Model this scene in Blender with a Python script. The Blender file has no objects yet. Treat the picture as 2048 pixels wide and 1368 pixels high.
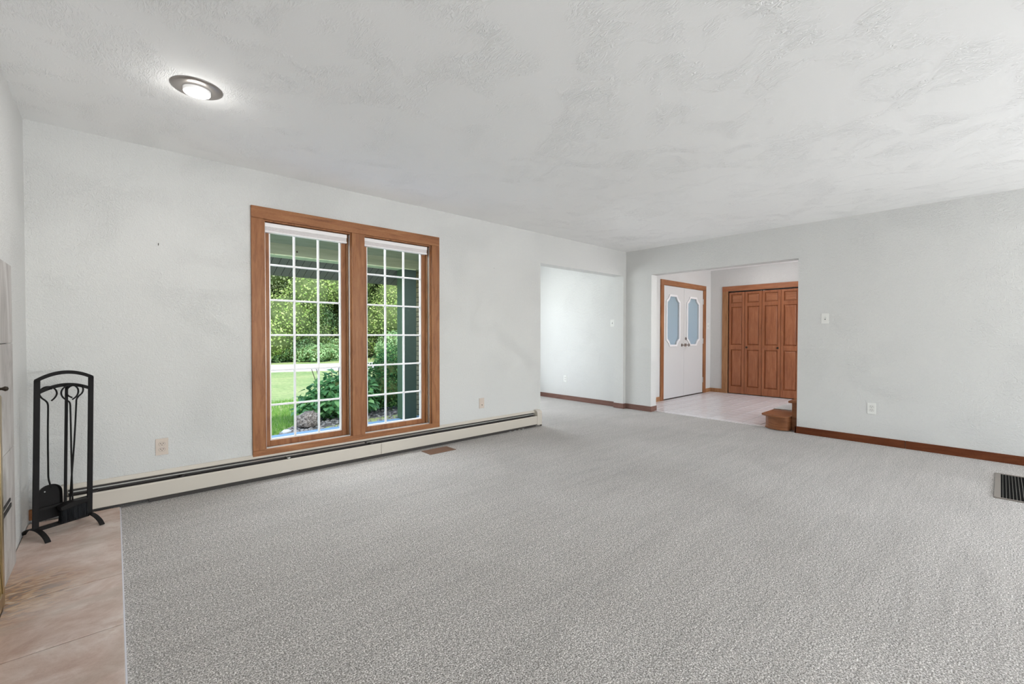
import bpy, bmesh, math, random
import numpy as np
from mathutils import Vector, Matrix
C = bpy.context.scene.collection
SC = bpy.context.scene
rnd = random.Random(7)

# ------------------------------------------------------------------ camera
YAW, PITCH, ROLL = math.radians(47.966), math.radians(-0.927), math.radians(0.054)
cam = bpy.data.objects.new('camera', bpy.data.cameras.new('camera')); C.objects.link(cam)
cam.data.sensor_width = 36; cam.data.lens = 36*882.5/2048; cam.data.clip_start = 0.02; cam.data.clip_end = 300
_w = Vector((math.cos(YAW)*math.cos(PITCH), math.sin(YAW)*math.cos(PITCH), math.sin(PITCH)))
_r = Vector((math.sin(YAW), -math.cos(YAW), 0)); _u = _r.cross(_w)
_r2 = math.cos(ROLL)*_r + math.sin(ROLL)*_u; _u2 = -math.sin(ROLL)*_r + math.cos(ROLL)*_u
M = Matrix((_r2, _u2, -_w)).transposed().to_4x4(); M.translation = Vector((0, 0, 1.149))
cam.matrix_world = M
SC.camera = cam

# ------------------------------------------------------------------ light and exposure
SC.view_settings.view_transform = 'Standard'; SC.view_settings.look = 'None'
SC.view_settings.exposure = 0.0; SC.view_settings.gamma = 1.0
SC.view_settings.use_curve_mapping = False
SC.cycles.use_denoising = True
SC.cycles.max_bounces = 12; SC.cycles.diffuse_bounces = 6; SC.cycles.adaptive_threshold = 0.02; SC.cycles.transparent_max_bounces = 16
SC.cycles.sample_clamp_indirect = 6.0
wd = bpy.data.worlds.new('sky'); SC.world = wd; wd.use_nodes = True
nt = wd.node_tree; nt.nodes.clear()
sky = nt.nodes.new('ShaderNodeTexSky'); sky.sky_type = 'NISHITA'; sky.sun_disc = False
sky.sun_elevation = math.radians(52); sky.sun_rotation = math.radians(195)
bg = nt.nodes.new('ShaderNodeBackground'); bg.inputs[1].default_value = 0.5
ow = nt.nodes.new('ShaderNodeOutputWorld')
nt.links.new(sky.outputs[0], bg.inputs[0]); nt.links.new(bg.outputs[0], ow.inputs[0])

def lamp(name, kind, loc, energy, color=(1, 1, 1), aim=None, size=None):
    l = bpy.data.lights.new(name, kind); l.energy = energy; l.color = color
    o = bpy.data.objects.new(name, l); C.objects.link(o); o.location = loc
    if aim is not None: o.rotation_euler = Vector(aim).to_track_quat('-Z', 'Y').to_euler()
    if kind == 'AREA': l.shape = 'RECTANGLE'; l.size, l.size_y = size
    return o
s = lamp('sun', 'SUN', (0, -5, 12), 3.3, (1.0, .95, .86), aim=(.16, .58, -.86)); s.data.angle = math.radians(.6)
# area lamps standing in for daylight at unseen living, dining and stairwell windows
lamp('window_daylight', 'AREA', (2.9, -5.38, 1.25), 415, (.965, .985, 1.0), aim=(-.15, 1, 2.2), size=(3.9, 1.9))
lamp('side_fill_light', 'AREA', (6.16, -3.6, 1.25), 145, (.975, .985, 1.0), aim=(-1, .25, .8), size=(2.6, 1.9))  # added side fill lamp, keeps direct light off the visible right wall
lamp('dining_daylight', 'AREA', (4.62, 6.42, 1.2), 66, (.93, .965, 1.0), aim=(.28, -1, -.25), size=(1.1, 1.8))
lamp('stairwell_daylight', 'AREA', (7.6, -.92, 1.6), 70, (.98, .97, 1.0), aim=(0, 1, .05), size=(1.9, 1.4))
lamp('porch_fill_light', 'AREA', (1.2, 4.72, 2.34), 210, (.91, .96, 1.0), aim=(0, -.12, -1), size=(4.6, .75))  # added fill lamp hidden above the window head, brightens the carpet inside

# ------------------------------------------------------------------ materials
def mat(name, color=(.8, .8, .8), rough=.5, metal=0.0, **kw):
    m = bpy.data.materials.new(name); m.use_nodes = True
    b = m.node_tree.nodes['Principled BSDF']
    b.inputs['Base Color'].default_value = (*color, 1); b.inputs['Roughness'].default_value = rough
    b.inputs['Metallic'].default_value = metal
    for k, v in kw.items(): b.inputs[k.replace('_', ' ')].default_value = v
    return m
def N(m, t, **kw):
    n = m.node_tree.nodes.new(t)
    for k, v in kw.items():
        if k in n.inputs.keys(): n.inputs[k].default_value = v
        else: setattr(n, k, v)
    return n
def L(m, a, b): m.node_tree.links.new(a, b)
def P(m): return m.node_tree.nodes['Principled BSDF']
def coords(m, scale=(1, 1, 1), rot=(0, 0, 0), kind='Object'):
    tc = N(m, 'ShaderNodeTexCoord'); mp = N(m, 'ShaderNodeMapping')
    mp.inputs['Scale'].default_value = scale; mp.inputs['Rotation'].default_value = rot
    L(m, tc.outputs[kind], mp.inputs[0]); return mp.outputs[0]
def ramp(m, fac, stops):
    r = N(m, 'ShaderNodeValToRGB'); e = r.color_ramp.elements
    while len(e) > len(stops): e.remove(e[-1])
    while len(e) < len(stops): e.new(.5)
    for el, (p, c) in zip(e, stops): el.position = p; el.color = (*c, 1)
    L(m, fac, r.inputs[0]); return r.outputs[0]
def noise(m, vec, scale, detail=3, rough=.5, dist=0):
    n = N(m, 'ShaderNodeTexNoise'); n.inputs['Scale'].default_value = scale; n.inputs['Detail'].default_value = detail
    n.inputs['Roughness'].default_value = rough; n.inputs['Distortion'].default_value = dist
    L(m, vec, n.inputs['Vector']); return n.outputs['Fac']
def bump(m, h, strength=.3, dist=.01, prev=None):
    b = N(m, 'ShaderNodeBump'); b.inputs['Strength'].default_value = strength; b.inputs['Distance'].default_value = dist
    L(m, h, b.inputs['Height'])
    if prev: L(m, prev, b.inputs['Normal'])
    return b.outputs[0]
def mixc(m, fac, a, b, blend='MIX'):
    x = N(m, 'ShaderNodeMix', data_type='RGBA', blend_type=blend)
    for i, v in ((0, fac), (6, a), (7, b)):
        if hasattr(v, 'links'): L(m, v, x.inputs[i])
        else: x.inputs[i].default_value = v if i == 0 else (*v, 1)
    return x.outputs[2]
def math2(m, op, a, b):
    x = N(m, 'ShaderNodeMath', operation=op)
    for i, v in ((0, a), (1, b)):
        if hasattr(v, 'links'): L(m, v, x.inputs[i])
        else: x.inputs[i].default_value = v
    return x.outputs[0]

def plaster(name, col, fine, strokes, patch):
    m = mat(name, col, .85); v = coords(m)
    f = noise(m, v, 38, 5, .62, 2.2)                              # trowelled stipple
    w = noise(m, coords(m, (30, 11, 26), (.3, .2, .6)), 1.4, 3, .6, 2.5)  # short strokes
    mask = ramp(m, noise(m, v, patch, 3, .6, .8), [(.46, (0, 0, 0)), (.66, (1, 1, 1))])
    sharp = ramp(m, w, [(.44, (0, 0, 0)), (.56, (1, 1, 1))])
    sm = math2(m, 'MULTIPLY', sharp, mask)
    b1 = bump(m, f, fine, .010)
    b2 = bump(m, sm, strokes, .005, b1)
    L(m, b2, P(m).inputs['Normal'])
    return m
M_wall = plaster('white_wall_plaster', (.675, .675, .66), .65, .5, 2.1)
M_ceil = plaster('white_ceiling_plaster', (.93, .932, .928), .06, .62, 3.4)
M_plain = mat('plain_white', (.8, .8, .79), .7)

def wood(name, dark, mid, light, scale=(3, 3, .35), rough=.42, ring=9.0, spec=.25):
    m = mat(name, mid, rough, Specular_IOR_Level=spec); v = coords(m, scale)
    g = noise(m, v, ring, 5, .62, .7)
    fine = noise(m, coords(m, (scale[0]*9, scale[1]*9, scale[2]*3)), 18, 3, .6)
    tone = noise(m, coords(m), 1.3, 2)
    c = ramp(m, g, [(.28, dark), (.5, mid), (.75, light)])
    c = mixc(m, .22, c, ramp(m, fine, [(.35, dark), (.7, light)]))
    c = mixc(m, ramp(m, tone, [(.3, (0, 0, 0)), (.7, (.35, .35, .35))]), c, dark)
    L(m, c, P(m).inputs['Base Color'])
    L(m, bump(m, fine, .08, .002), P(m).inputs['Normal'])
    return m
M_woodV = wood('stained_wood_vertical', (.18, .066, .026), (.33, .138, .056), (.44, .21, .092))
M_woodX = wood('stained_wood_lengthwise', (.18, .066, .026), (.33, .138, .056), (.44, .21, .092), scale=(.35, 3, 3))
M_woodY = wood('stained_wood_crosswise', (.10, .034, .016), (.17, .062, .028), (.22, .085, .04), scale=(3, .35, 3))
M_woodG = wood('golden_stained_wood', (.24, .11, .045), (.42, .21, .10), (.52, .29, .15))
M_closet = wood('cherry_wood_door', (.21, .066, .026), (.375, .133, .054), (.48, .195, .09), rough=.35, spec=.5)
M_closetX = wood('cherry_wood_door_rail', (.24, .082, .034), (.39, .15, .066), (.49, .215, .105), scale=(3, .35, 3), rough=.35, spec=.5)
M_step = wood('step_wood', (.13, .045, .02), (.24, .095, .042), (.32, .14, .065), scale=(.6, .6, 4), rough=.25)
M_baseb = wood('baseboard_wood', (.085, .024, .010), (.14, .043, .018), (.19, .065, .028), scale=(.5, .35, 3), rough=.6, spec=.08)
M_basebd = wood('dining_baseboard_wood', (.12, .06, .045), (.19, .10, .08), (.25, .14, .11), scale=(.5, .35, 3), rough=.45)

# carpet
M_carpet = mat('grey_beige_carpet', (.36, .34, .32), .95)
_v = coords(M_carpet)
_f = noise(M_carpet, _v, 185, 2, .75)
_f2 = noise(M_carpet, _v, 75, 2, .6, .5)
_c = ramp(M_carpet, _f, [(.37, (.14, .127, .115)), (.46, (.34, .315, .29)), (.55, (.53, .50, .475)), (.62, (.90, .87, .845))])
_b = ramp(M_carpet, _f2, [(.35, (.72, .72, .72)), (.65, (1.1, 1.1, 1.1))])
_c = mixc(M_carpet, 1.0, _c, _b, 'MULTIPLY')
_tr = noise(M_carpet, coords(M_carpet, (.9, 5.5, 1), (0, 0, .25)), 1.2, 2, .5, .8)     # vacuum tracks
_tr2 = noise(M_carpet, coords(M_carpet, (.7, 16, 1), (0, 0, .12)), 1.5, 3, .6, .4)
_c = mixc(M_carpet, 1.0, _c, ramp(M_carpet, _tr2, [(.36, (.94, .94, .94)), (.48, (1, 1, 1)), (.60, (1, 1, 1)), (.68, (1.05, 1.05, 1.05))]), 'MULTIPLY')
_wear = noise(M_carpet, _v, .9, 3, .55, .6)
_c = mixc(M_carpet, 1.0, _c, ramp(M_carpet, _tr, [(.38, (.97, .97, .97)), (.5, (1, 1, 1)), (.62, (1.02, 1.02, 1.02))]), 'MULTIPLY')
_c = mixc(M_carpet, 1.0, _c, ramp(M_carpet, _wear, [(.35, (.93, .925, .92)), (.65, (1.05, 1.05, 1.05))]), 'MULTIPLY')
L(M_carpet, _c, P(M_carpet).inputs['Base Color'])
_h = bump(M_carpet, _f, .5, .004); _h = bump(M_carpet, _f2, .35, .006, _h); _h = bump(M_carpet, _tr, .25, .03, _h)
L(M_carpet, _h, P(M_carpet).inputs['Normal'])
P(M_carpet).inputs['Sheen Weight'].default_value = .12

M_tile = mat('pale_floor_tile', (.6, .57, .57), .22)
_n = noise(M_tile, coords(M_tile), 6, 4, .6, .6)
L(M_tile, ramp(M_tile, _n, [(.3, (.68, .65, .67)), (.5, (.75, .725, .745)), (.7, (.80, .78, .795))]), P(M_tile).inputs['Base Color'])
L(M_tile, bump(M_tile, noise(M_tile, coords(M_tile), 22, 2), .08, .004), P(M_tile).inputs['Normal'])
M_grout = mat('grey_grout', (.22, .19, .19), .9)

# hearth stone
M_hearth = mat('tan_slate_hearth', (.4, .3, .25), .45)
_v = coords(M_hearth, (1.3, 1.7, 1), (0, 0, .5)); _n1 = noise(M_hearth, _v, 2.4, 8, .7, .5); _n2 = noise(M_hearth, coords(M_hearth, (2, 3.2, 1), (0, 0, .5)), 5, 7, .75, .3)
_n3 = noise(M_hearth, coords(M_hearth, (1, 1.6, 1)), 2.3, 3, .5, .5)
_c = ramp(M_hearth, _n1, [(.30, (.40, .27, .215)), (.44, (.52, .385, .32)), (.54, (.60, .48, .42)), (.66, (.70, .61, .55))])
_c = mixc(M_hearth, ramp(M_hearth, _n2, [(.52, (0, 0, 0)), (.68, (.6, .6, .6))]), _c, (.42, .27, .205))
_c = mixc(M_hearth, ramp(M_hearth, _n3, [(.52, (0, 0, 0)), (.72, (.6, .6, .6))]), _c, (.42, .37, .31))
# rust and slate veins near the firebox
_g = N(M_hearth, 'ShaderNodeTexCoord'); _vs = N(M_hearth, 'ShaderNodeVectorMath', operation='DISTANCE'); L(M_hearth, _g.outputs['Object'], _vs.inputs[0]); _vs.inputs[1].default_value = (-.42, 2.85, .02)
_st = ramp(M_hearth, _vs.outputs['Value'], [(.05, (1, 1, 1)), (.36, (0, 0, 0))])
_vein = noise(M_hearth, coords(M_hearth, (3, 9, 1), (0, 0, -.9)), 3.2, 5, .6, 1.5)
_vc = ramp(M_hearth, _vein, [(.40, (.10, .09, .085)), (.47, (.28, .13, .05)), (.54, (.45, .27, .12)), (.62, (.5, .4, .3))])
_c = mixc(M_hearth, _st, _c, _vc)
L(M_hearth, _c, P(M_hearth).inputs['Base Color']); L(M_hearth, bump(M_hearth, _n2, .35, .006), P(M_hearth).inputs['Normal'])
M_hjoint = mat('hearth_grout', (.12, .07, .04), .9)

M_stone = mat('grey_veined_stone', (.4, .38, .36), .5)
_n1 = noise(M_stone, coords(M_stone, (1, 2, .7)), 3.5, 6, .65, 1.2)
L(M_stone, ramp(M_stone, _n1, [(.3, (.27, .245, .23)), (.5, (.42, .39, .37)), (.68, (.54, .52, .50))]), P(M_stone).inputs['Base Color'])
L(M_stone, bump(M_stone, _n1, .3, .006), P(M_stone).inputs['Normal'])

M_iron = mat('black_wrought_iron', (.009, .008, .008), .55, 0, Specular_IOR_Level=.18)
L(M_iron, bump(M_iron, noise(M_iron, coords(M_iron), 160, 2), .25, .001), P(M_iron).inputs['Normal'])
M_brass = mat('antique_brass', (.52, .40, .22), .28, 1.0)
M_black = mat('black_soot', (.01, .01, .01), .8)
M_smoke = mat('dark_fireplace_glass', (.02, .02, .02), .05)
M_brist = mat('black_bristles', (.012, .013, .015), .7, 0, Specular_IOR_Level=.2)
M_heat = mat('cream_enamel', (.58, .53, .46), .4)
M_heatd = mat('dark_heater_inside', (.045, .038, .034), .6)
M_alu = mat('bare_aluminium', (.62, .62, .6), .35, .8)
M_white = mat('white_paint', (.86, .86, .87), .35)
M_door = mat('white_door_paint', (.66, .665, .66), .35)
M_blind = mat('white_blind_fabric', (.74, .71, .71), .8)
M_blindrail = mat('white_blind_rail', (.86, .84, .84), .4)
M_beige = mat('beige_plastic', (.62, .53, .46), .4)
M_wplast = mat('white_plastic', (.78, .78, .75), .35)
M_slot = mat('black_slot', (.02, .018, .016), .6)
M_bronze = mat('dark_bronze', (.05, .04, .03), .35, .8)
M_nickel = mat('brushed_nickel', (.36, .33, .31), .32, .9)
L(M_nickel, bump(M_nickel, noise(M_nickel, coords(M_nickel), 90, 2), .08, .001), P(M_nickel).inputs['Normal'])
M_grille = mat('taupe_metal_frame', (.24, .21, .185), .5, .1)
M_regbr = mat('brown_register', (.17, .09, .055), .5, .2)

M_glass = bpy.data.materials.new('window_glass'); M_glass.use_nodes = True
_t = M_glass.node_tree; _t.nodes.clear()
_o = _t.nodes.new('ShaderNodeOutputMaterial'); _tr = _t.nodes.new('ShaderNodeBsdfTransparent'); _gl = _t.nodes.new('ShaderNodeBsdfGlossy')
_gl.inputs['Roughness'].default_value = .02; _mx = _t.nodes.new('ShaderNodeMixShader'); _fr = _t.nodes.new('ShaderNodeFresnel'); _fr.inputs[0].default_value = 1.035
_tr.inputs[0].default_value = (.97, .98, .98, 1)
_t.links.new(_fr.outputs[0], _mx.inputs[0]); _t.links.new(_tr.outputs[0], _mx.inputs[1]); _t.links.new(_gl.outputs[0], _mx.inputs[2]); _t.links.new(_mx.outputs[0], _o.inputs[0])
M_frost = bpy.data.materials.new('frosted_blue_glass'); M_frost.use_nodes = True
_t = M_frost.node_tree; _t.nodes.clear()
_o = _t.nodes.new('ShaderNodeOutputMaterial'); _a = _t.nodes.new('ShaderNodeBsdfTranslucent'); _a.inputs[0].default_value = (.74, .84, .90, 1)
_b2 = _t.nodes.new('ShaderNodeBsdfDiffuse'); _b2.inputs[0].default_value = (.52, .60, .68, 1); _mx = _t.nodes.new('ShaderNodeMixShader'); _mx.inputs[0].default_value = .5
_t.links.new(_a.outputs[0], _mx.inputs[1]); _t.links.new(_b2.outputs[0], _mx.inputs[2]); _t.links.new(_mx.outputs[0], _o.inputs[0])
def emis(name, col, st):
    m = mat(name, (.9, .9, .9), .4); P(m).inputs['Emission Color'].default_value = (*col, 1); P(m).inputs['Emission Strength'].default_value = st; return m
M_lens = emis('lit_lamp_lens', (1, .99, .97), 7.0)
M_lensside = emis('lit_lamp_lens_side', (1, .98, .95), .25)
M_foyerl = emis('lit_foyer_lamp', (1, .98, .96), 26.0)

# outside
def leafmat(name, a, b, c, trans=.4, scale=1.2):
    m = bpy.data.materials.new(name); m.use_nodes = True; t = m.node_tree; t.nodes.clear()
    o = t.nodes.new('ShaderNodeOutputMaterial'); d = t.nodes.new('ShaderNodeBsdfDiffuse'); tr = t.nodes.new('ShaderNodeBsdfTranslucent'); mx = t.nodes.new('ShaderNodeMixShader'); mx.inputs[0].default_value = trans
    geo = t.nodes.new('ShaderNodeNewGeometry')
    rp = ramp(m, geo.outputs['Random Per Island'], [(0, a), (.5, b), (1, c)])
    t.links.new(rp, d.inputs[0]); t.links.new(rp, tr.inputs[0]); t.links.new(d.outputs[0], mx.inputs[1]); t.links.new(tr.outputs[0], mx.inputs[2]); t.links.new(mx.outputs[0], o.inputs[0])
    return m
M_leafA = leafmat('yellow_green_leaves', (.26, .42, .10), (.50, .64, .20), (.72, .76, .36))
M_leafB = leafmat('blue_green_leaves', (.20, .38, .16), (.40, .60, .27), (.60, .74, .42))
M_leafC = leafmat('olive_leaves', (.22, .30, .14), (.42, .48, .24), (.62, .63, .38))
M_leafH = leafmat('hydrangea_leaves', (.075, .20, .085), (.13, .31, .12), (.21, .43, .16), .3)
M_leafD = leafmat('dark_shrub_leaves', (.035, .10, .04), (.07, .18, .06), (.20, .34, .12), .25)
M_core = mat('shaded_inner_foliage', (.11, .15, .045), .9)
M_bark = mat('tree_bark', (.12, .09, .07), .9)
M_lawn = mat('lawn_grass', (.3, .45, .15), .9)
_n1 = noise(M_lawn, coords(M_lawn), .35, 4, .6, .6); _n2 = noise(M_lawn, coords(M_lawn, (1, .35, 1)), 14, 3, .7)
_c = ramp(M_lawn, _n1, [(.3, (.24, .35, .12)), (.5, (.38, .44, .18)), (.7, (.50, .48, .24))])
_c = mixc(M_lawn, 1.0, _c, ramp(M_lawn, _n2, [(.3, (.72, .78, .7)), (.7, (1.15, 1.15, 1.1))]), 'MULTIPLY')
L(M_lawn, _c, P(M_lawn).inputs['Base Color']); L(M_lawn, bump(M_lawn, _n2, .6, .05), P(M_lawn).inputs['Normal'])
M_blade = leafmat('grass_blades', (.15, .32, .07), (.24, .44, .10), (.36, .52, .15), .35)
M_drive = mat('pale_concrete_driveway', (.68, .65, .63), .9)
M_mulch = mat('dark_mulch', (.11, .10, .10), .95)
_n1 = noise(M_mulch, coords(M_mulch), 45, 4, .7); L(M_mulch, ramp(M_mulch, _n1, [(.35, (.05, .045, .045)), (.6, (.22, .21, .21))]), P(M_mulch).inputs['Base Color'])
L(M_mulch, bump(M_mulch, _n1, .9, .03), P(M_mulch).inputs['Normal'])
M_porch = mat('blue_grey_porch_paint', (.19, .31, .47), .6)
M_rock = mat('porous_brown_rock', (.25, .2, .18), .9)
_n1 = noise(M_rock, coords(M_rock), 38, 4, .7, .5); L(M_rock, ramp(M_rock, _n1, [(.38, (.07, .055, .05)), (.52, (.27, .225, .20)), (.68, (.50, .46, .43))]), P(M_rock).inputs['Base Color'])
L(M_rock, bump(M_rock, _n1, 1.0, .02), P(M_rock).inputs['Normal'])
M_peb = mat('pale_stone', (.55, .56, .58), .8); M_peb2 = mat('grey_pebbles', (.26, .25, .25), .9)
M_green = mat('green_painted_wood', (.17, .235, .155), .6)
_n1 = noise(M_green, coords(M_green, (.6, 3, 8)), 5, 3); L(M_green, ramp(M_green, _n1, [(.3, (.205, .225, .135)), (.7, (.255, .275, .18))]), P(M_green).inputs['Base Color'])
M_green2 = mat('dark_green_painted_post', (.018, .036, .028), .6)
M_lime = mat('lit_lime_peeling_paint', (.50, .56, .36), .7)
_n1 = noise(M_lime, coords(M_lime, (3, 9, 3)), 5, 4, .7); L(M_lime, ramp(M_lime, _n1, [(.3, (.30, .34, .22)), (.45, (.52, .58, .36)), (.7, (.62, .66, .46))]), P(M_lime).inputs['Base Color'])
M_soffit = mat('dark_soffit_board', (.13, .125, .10), .7)
M_brick = mat('tan_brick', (.42, .36, .24), .85)
_n1 = noise(M_brick, coords(M_brick), 14, 4, .6); L(M_brick, ramp(M_brick, _n1, [(.3, (.28, .23, .14)), (.6, (.44, .38, .25)), (.8, (.5, .45, .33))]), P(M_brick).inputs['Base Color'])
M_mortar = mat('mortar', (.22, .2, .17), .9)
M_roof = mat('roof_shingle', (.12, .11, .1), .9)

# ------------------------------------------------------------------ helpers
class MB:
    def __init__(s): s.v = []; s.f = []
    def add(s, v, f):
        n = len(s.v); s.v += [tuple(map(float, p)) for p in v]; s.f += [tuple(i+n for i in q) for q in f]; return s
    def box(s, x0, x1, y0, y1, z0, z1):
        x0, x1 = sorted((x0, x1)); y0, y1 = sorted((y0, y1)); z0, z1 = sorted((z0, z1))
        return s.add([(x0, y0, z0), (x1, y0, z0), (x1, y1, z0), (x0, y1, z0), (x0, y0, z1), (x1, y0, z1), (x1, y1, z1), (x0, y1, z1)],
                     [(0, 3, 2, 1), (4, 5, 6, 7), (0, 1, 5, 4), (1, 2, 6, 5), (2, 3, 7, 6), (3, 0, 4, 7)])
    def prism(s, poly, fn, a, b):      # poly: 2D points; fn(p, t) -> 3D
        n = len(poly); v = [fn(p, a) for p in poly]+[fn(p, b) for p in poly]
        return s.add(v, [tuple(range(n)), tuple(range(2*n-1, n-1, -1))]+[(i, i+n, (i+1) % n+n, (i+1) % n) for i in range(n)])
    def ring(s, outer, inner, fn, a, b):
        n = len(outer); v = [fn(p, a) for p in outer]+[fn(p, a) for p in inner]+[fn(p, b) for p in outer]+[fn(p, b) for p in inner]
        f = []
        for i in range(n):
            j = (i+1) % n
            f += [(i, j, n+j, n+i), (2*n+i, 3*n+i, 3*n+j, 2*n+j), (i, 2*n+i, 2*n+j, j), (n+i, n+j, 3*n+j, 3*n+i)]
        return s.add(v, f)
    def sweep(s, pts, prof, up=(0, 0, 1), closed=False):   # prof: list of (a,b) offsets in (side, up)
        pts = [Vector(p) for p in pts]; n = len(prof); rings = []
        for i, p in enumerate(pts):
            t = (pts[min(i+1, len(pts)-1)]-pts[max(i-1, 0)]).normalized()
            u = Vector(up); sd = t.cross(u)
            if sd.length < 1e-4: sd = t.cross(Vector((1, 0, 0)))
            sd.normalize(); u = sd.cross(t).normalized()
            rings.append([p+sd*a+u*b for a, b in prof])
        v = [q for r in rings for q in r]; f = []
        for i in range(len(pts)-1):
            for k in range(n):
                f.append((i*n+k, i*n+(k+1) % n, (i+1)*n+(k+1) % n, (i+1)*n+k))
        f.append(tuple(range(n-1, -1, -1))); f.append(tuple((len(pts)-1)*n+k for k in range(n)))
        return s.add(v, f)
    def tube(s, pts, r, seg=10, up=(0, 0, 1)):
        return s.sweep(pts, [(r*math.cos(2*math.pi*k/seg), r*math.sin(2*math.pi*k/seg)) for k in range(seg)], up)
    def lathe(s, prof, seg=32, mtx=None):          # prof (r,z)
        v = []; f = []; n = len(prof)
        for k in range(seg):
            a = 2*math.pi*k/seg
            v += [Vector((r*math.cos(a), r*math.sin(a), z)) for r, z in prof]
        for k in range(seg):
            j = (k+1) % seg
            for i in range(n-1): f.append((k*n+i, j*n+i, j*n+i+1, k*n+i+1))
        if mtx is not None: v = [mtx @ q for q in v]
        return s.add(v, f)
    def build(s, name, m, parent=None, bevel=0, smooth=False, loc=None):
        me = bpy.data.meshes.new(name); me.from_pydata(s.v, [], s.f)
        bm = bmesh.new(); bm.from_mesh(me); bmesh.ops.remove_doubles(bm, verts=bm.verts, dist=1e-6); bmesh.ops.recalc_face_normals(bm, faces=bm.faces); bm.to_mesh(me); bm.free()
        me.materials.append(m)
        if smooth: me.shade_smooth()
        o = bpy.data.objects.new(name, me); C.objects.link(o)
        if parent: o.parent = parent
        if loc: o.location = loc
        if bevel:
            b = o.modifiers.new('bevel', 'BEVEL'); b.width = bevel; b.segments = 2; b.limit_method = 'ANGLE'; b.angle_limit = .6
        return o
def tag(o, label=None, cat=None, group=None, kind=None):
    if label: o['label'] = label
    if cat: o['category'] = cat
    if group: o['group'] = group
    if kind: o['kind'] = kind
    return o
def empty(name, loc=(0, 0, 0), rz=0):
    o = bpy.data.objects.new(name, None); C.objects.link(o); o.location = loc; o.rotation_euler.z = rz; o.empty_display_size = .05; return o
def bx(name, m, parent, x0, x1, y0, y1, z0, z1, bevel=0): return MB().box(x0, x1, y0, y1, z0, z1).build(name, m, parent, bevel)
def copy_tree(o, parent=None):
    c = o.copy(); C.objects.link(c)
    if parent: c.parent = parent
    for ch in list(o.children): copy_tree(ch, c)
    return c
FX = lambda p, t: (t, p[0], p[1]); FY = lambda p, t: (p[0], t, p[1]); FZ = lambda p, t: (p[0], p[1], t)

H = 2.44; DW = 3.94; XB = 5.95; XL = -.395; YR = -5.2; XF = 8.95; T = .17
# ------------------------------------------------------------------ room shell
tag(bx('floor', M_carpet, None, XL-.02, 6.08, YR, DW+T-.005, -.10, 0).data and bpy.data.objects['floor'], 'grey beige speckled carpet across the living room', None, None, 'structure')
fd = MB().box(3.9, 6.08, DW+T-.005, 6.2, -.10, 0).build('floor.001', M_carpet); tag(fd, 'grey carpet continuing into the bright dining room', kind='structure')
ceil = MB().box(XL-.1, 9.15, YR-.1, DW+T, H, H+.08).box(3.9, 6.1, DW+T, 6.3, H, H+.08).build('ceiling', M_ceil)
tag(ceil, 'white skip-trowelled plaster ceiling', kind='structure')
w = MB()
for b in [(XL-.15, .80, 0, H), (.80, 2.52, 0, .185), (.80, 2.52, 2.16, H), (2.52, 4.04, 0, H), (4.04, 5.88, 2.063, H), (5.88, 6.05, 0, H),
          (6.05, 7.0, 0, H), (7.0, 8.68, 2.10, H), (8.68, 9.12, 0, H)]:
    w.box(b[0], b[1], DW, DW+T, b[2]-(.1 if b[2] == 0 else 0), b[3])
w.box(.80, .888, DW+.004, DW+T, .185, 2.16).box(2.427, 2.52, DW+.004, DW+T, .185, 2.16).box(.888, 2.427, DW+.004, DW+T, 2.066, 2.16).box(.888, 2.427, DW+.004, DW+T, .185, .222).box(1.60, 1.71, DW+.004, DW+T, .222, 2.066)
tag(w.build('wall_front', M_wall), 'white textured wall with the tall wood-framed window', kind='structure')
w = MB().box(XB, XB+.15, YR, -5.0, -.1, H).box(XB, XB+.15, -5.0, -2.0, -.1, .3).box(XB, XB+.15, -5.0, -2.0, 2.2, H).box(XB, XB+.15, -2.0, 1.60, -.1, H).box(XB, XB+.15, 1.60, 3.50, 2.047, H).box(XB, XB+.15, 3.50, DW, -.1, H)
tag(w.build('wall_right', M_wall), 'white textured wall with the foyer opening', kind='structure')
# left wall has the firebox hole y 1.55..3.08, z .02...80
w = MB().box(XL-.15, XL, YR, 1.62, -.1, H).box(XL-.15, XL, 1.62, 2.74, .86, H).box(XL-.15, XL, 1.62, 2.74, -.1, .05).box(XL-.15, XL, 2.74, DW, -.1, H)
tag(w.build('wall_left', M_wall), 'white textured wall carrying the fireplace at the left edge', kind='structure')
w = MB().box(XL, .9, YR-.15, YR, 0, H).box(.9, 4.9, YR-.15, YR, 2.2, H).box(.9, 4.9, YR-.15, YR, 0, .3).box(4.9, 6.1, YR-.15, YR, 0, H)
tag(w.build('wall_rear', M_wall), 'white wall behind the camera with a wide window', kind='structure')
w = MB().box(XB, XB+.15, DW+T, 6.3, -.1, H)
tag(w.build('wall_dining_right', M_wall), 'bright white dining room wall seen through the left opening', kind='structure')
w = MB().box(3.72, 3.9, DW+T, 6.3, -.1, H)
tag(w.build('wall_dining_left', M_wall), 'white dining room wall beside the porch', kind='structure')
w = MB().box(3.9, 4.05, 6.2, 6.35, 0, H).box(5.2, 6.1, 6.2, 6.35, 0, H).box(4.05, 5.2, 6.2, 6.35, 2.1, H).box(4.05, 5.2, 6.2, 6.35, 0, .3)
tag(w.build('wall_dining_far', M_wall), 'white dining room end wall with window', kind='structure')
w = MB().box(XF, XF+.15, -1.0, 2.37, -.1, H).box(XF, XF+.15, 2.37, 3.58, 2.02, H).box(XF, XF+.15, 3.58, DW, -.1, H).box(XF+.10, XF+.14, 2.37, 3.58, 0, 2.02)
tag(w.build('wall_foyer_far', M_wall), 'white foyer wall holding the closet doors', kind='structure')
w = MB().box(6.1, 6.6, -1.0, -.85, 0, H).box(8.6, 8.95, -1.0, -.85, 0, H).box(6.6, 8.6, -1.0, -.85, 2.35, H).box(6.6, 8.6, -1.0, -.85, 0, .85)
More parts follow.
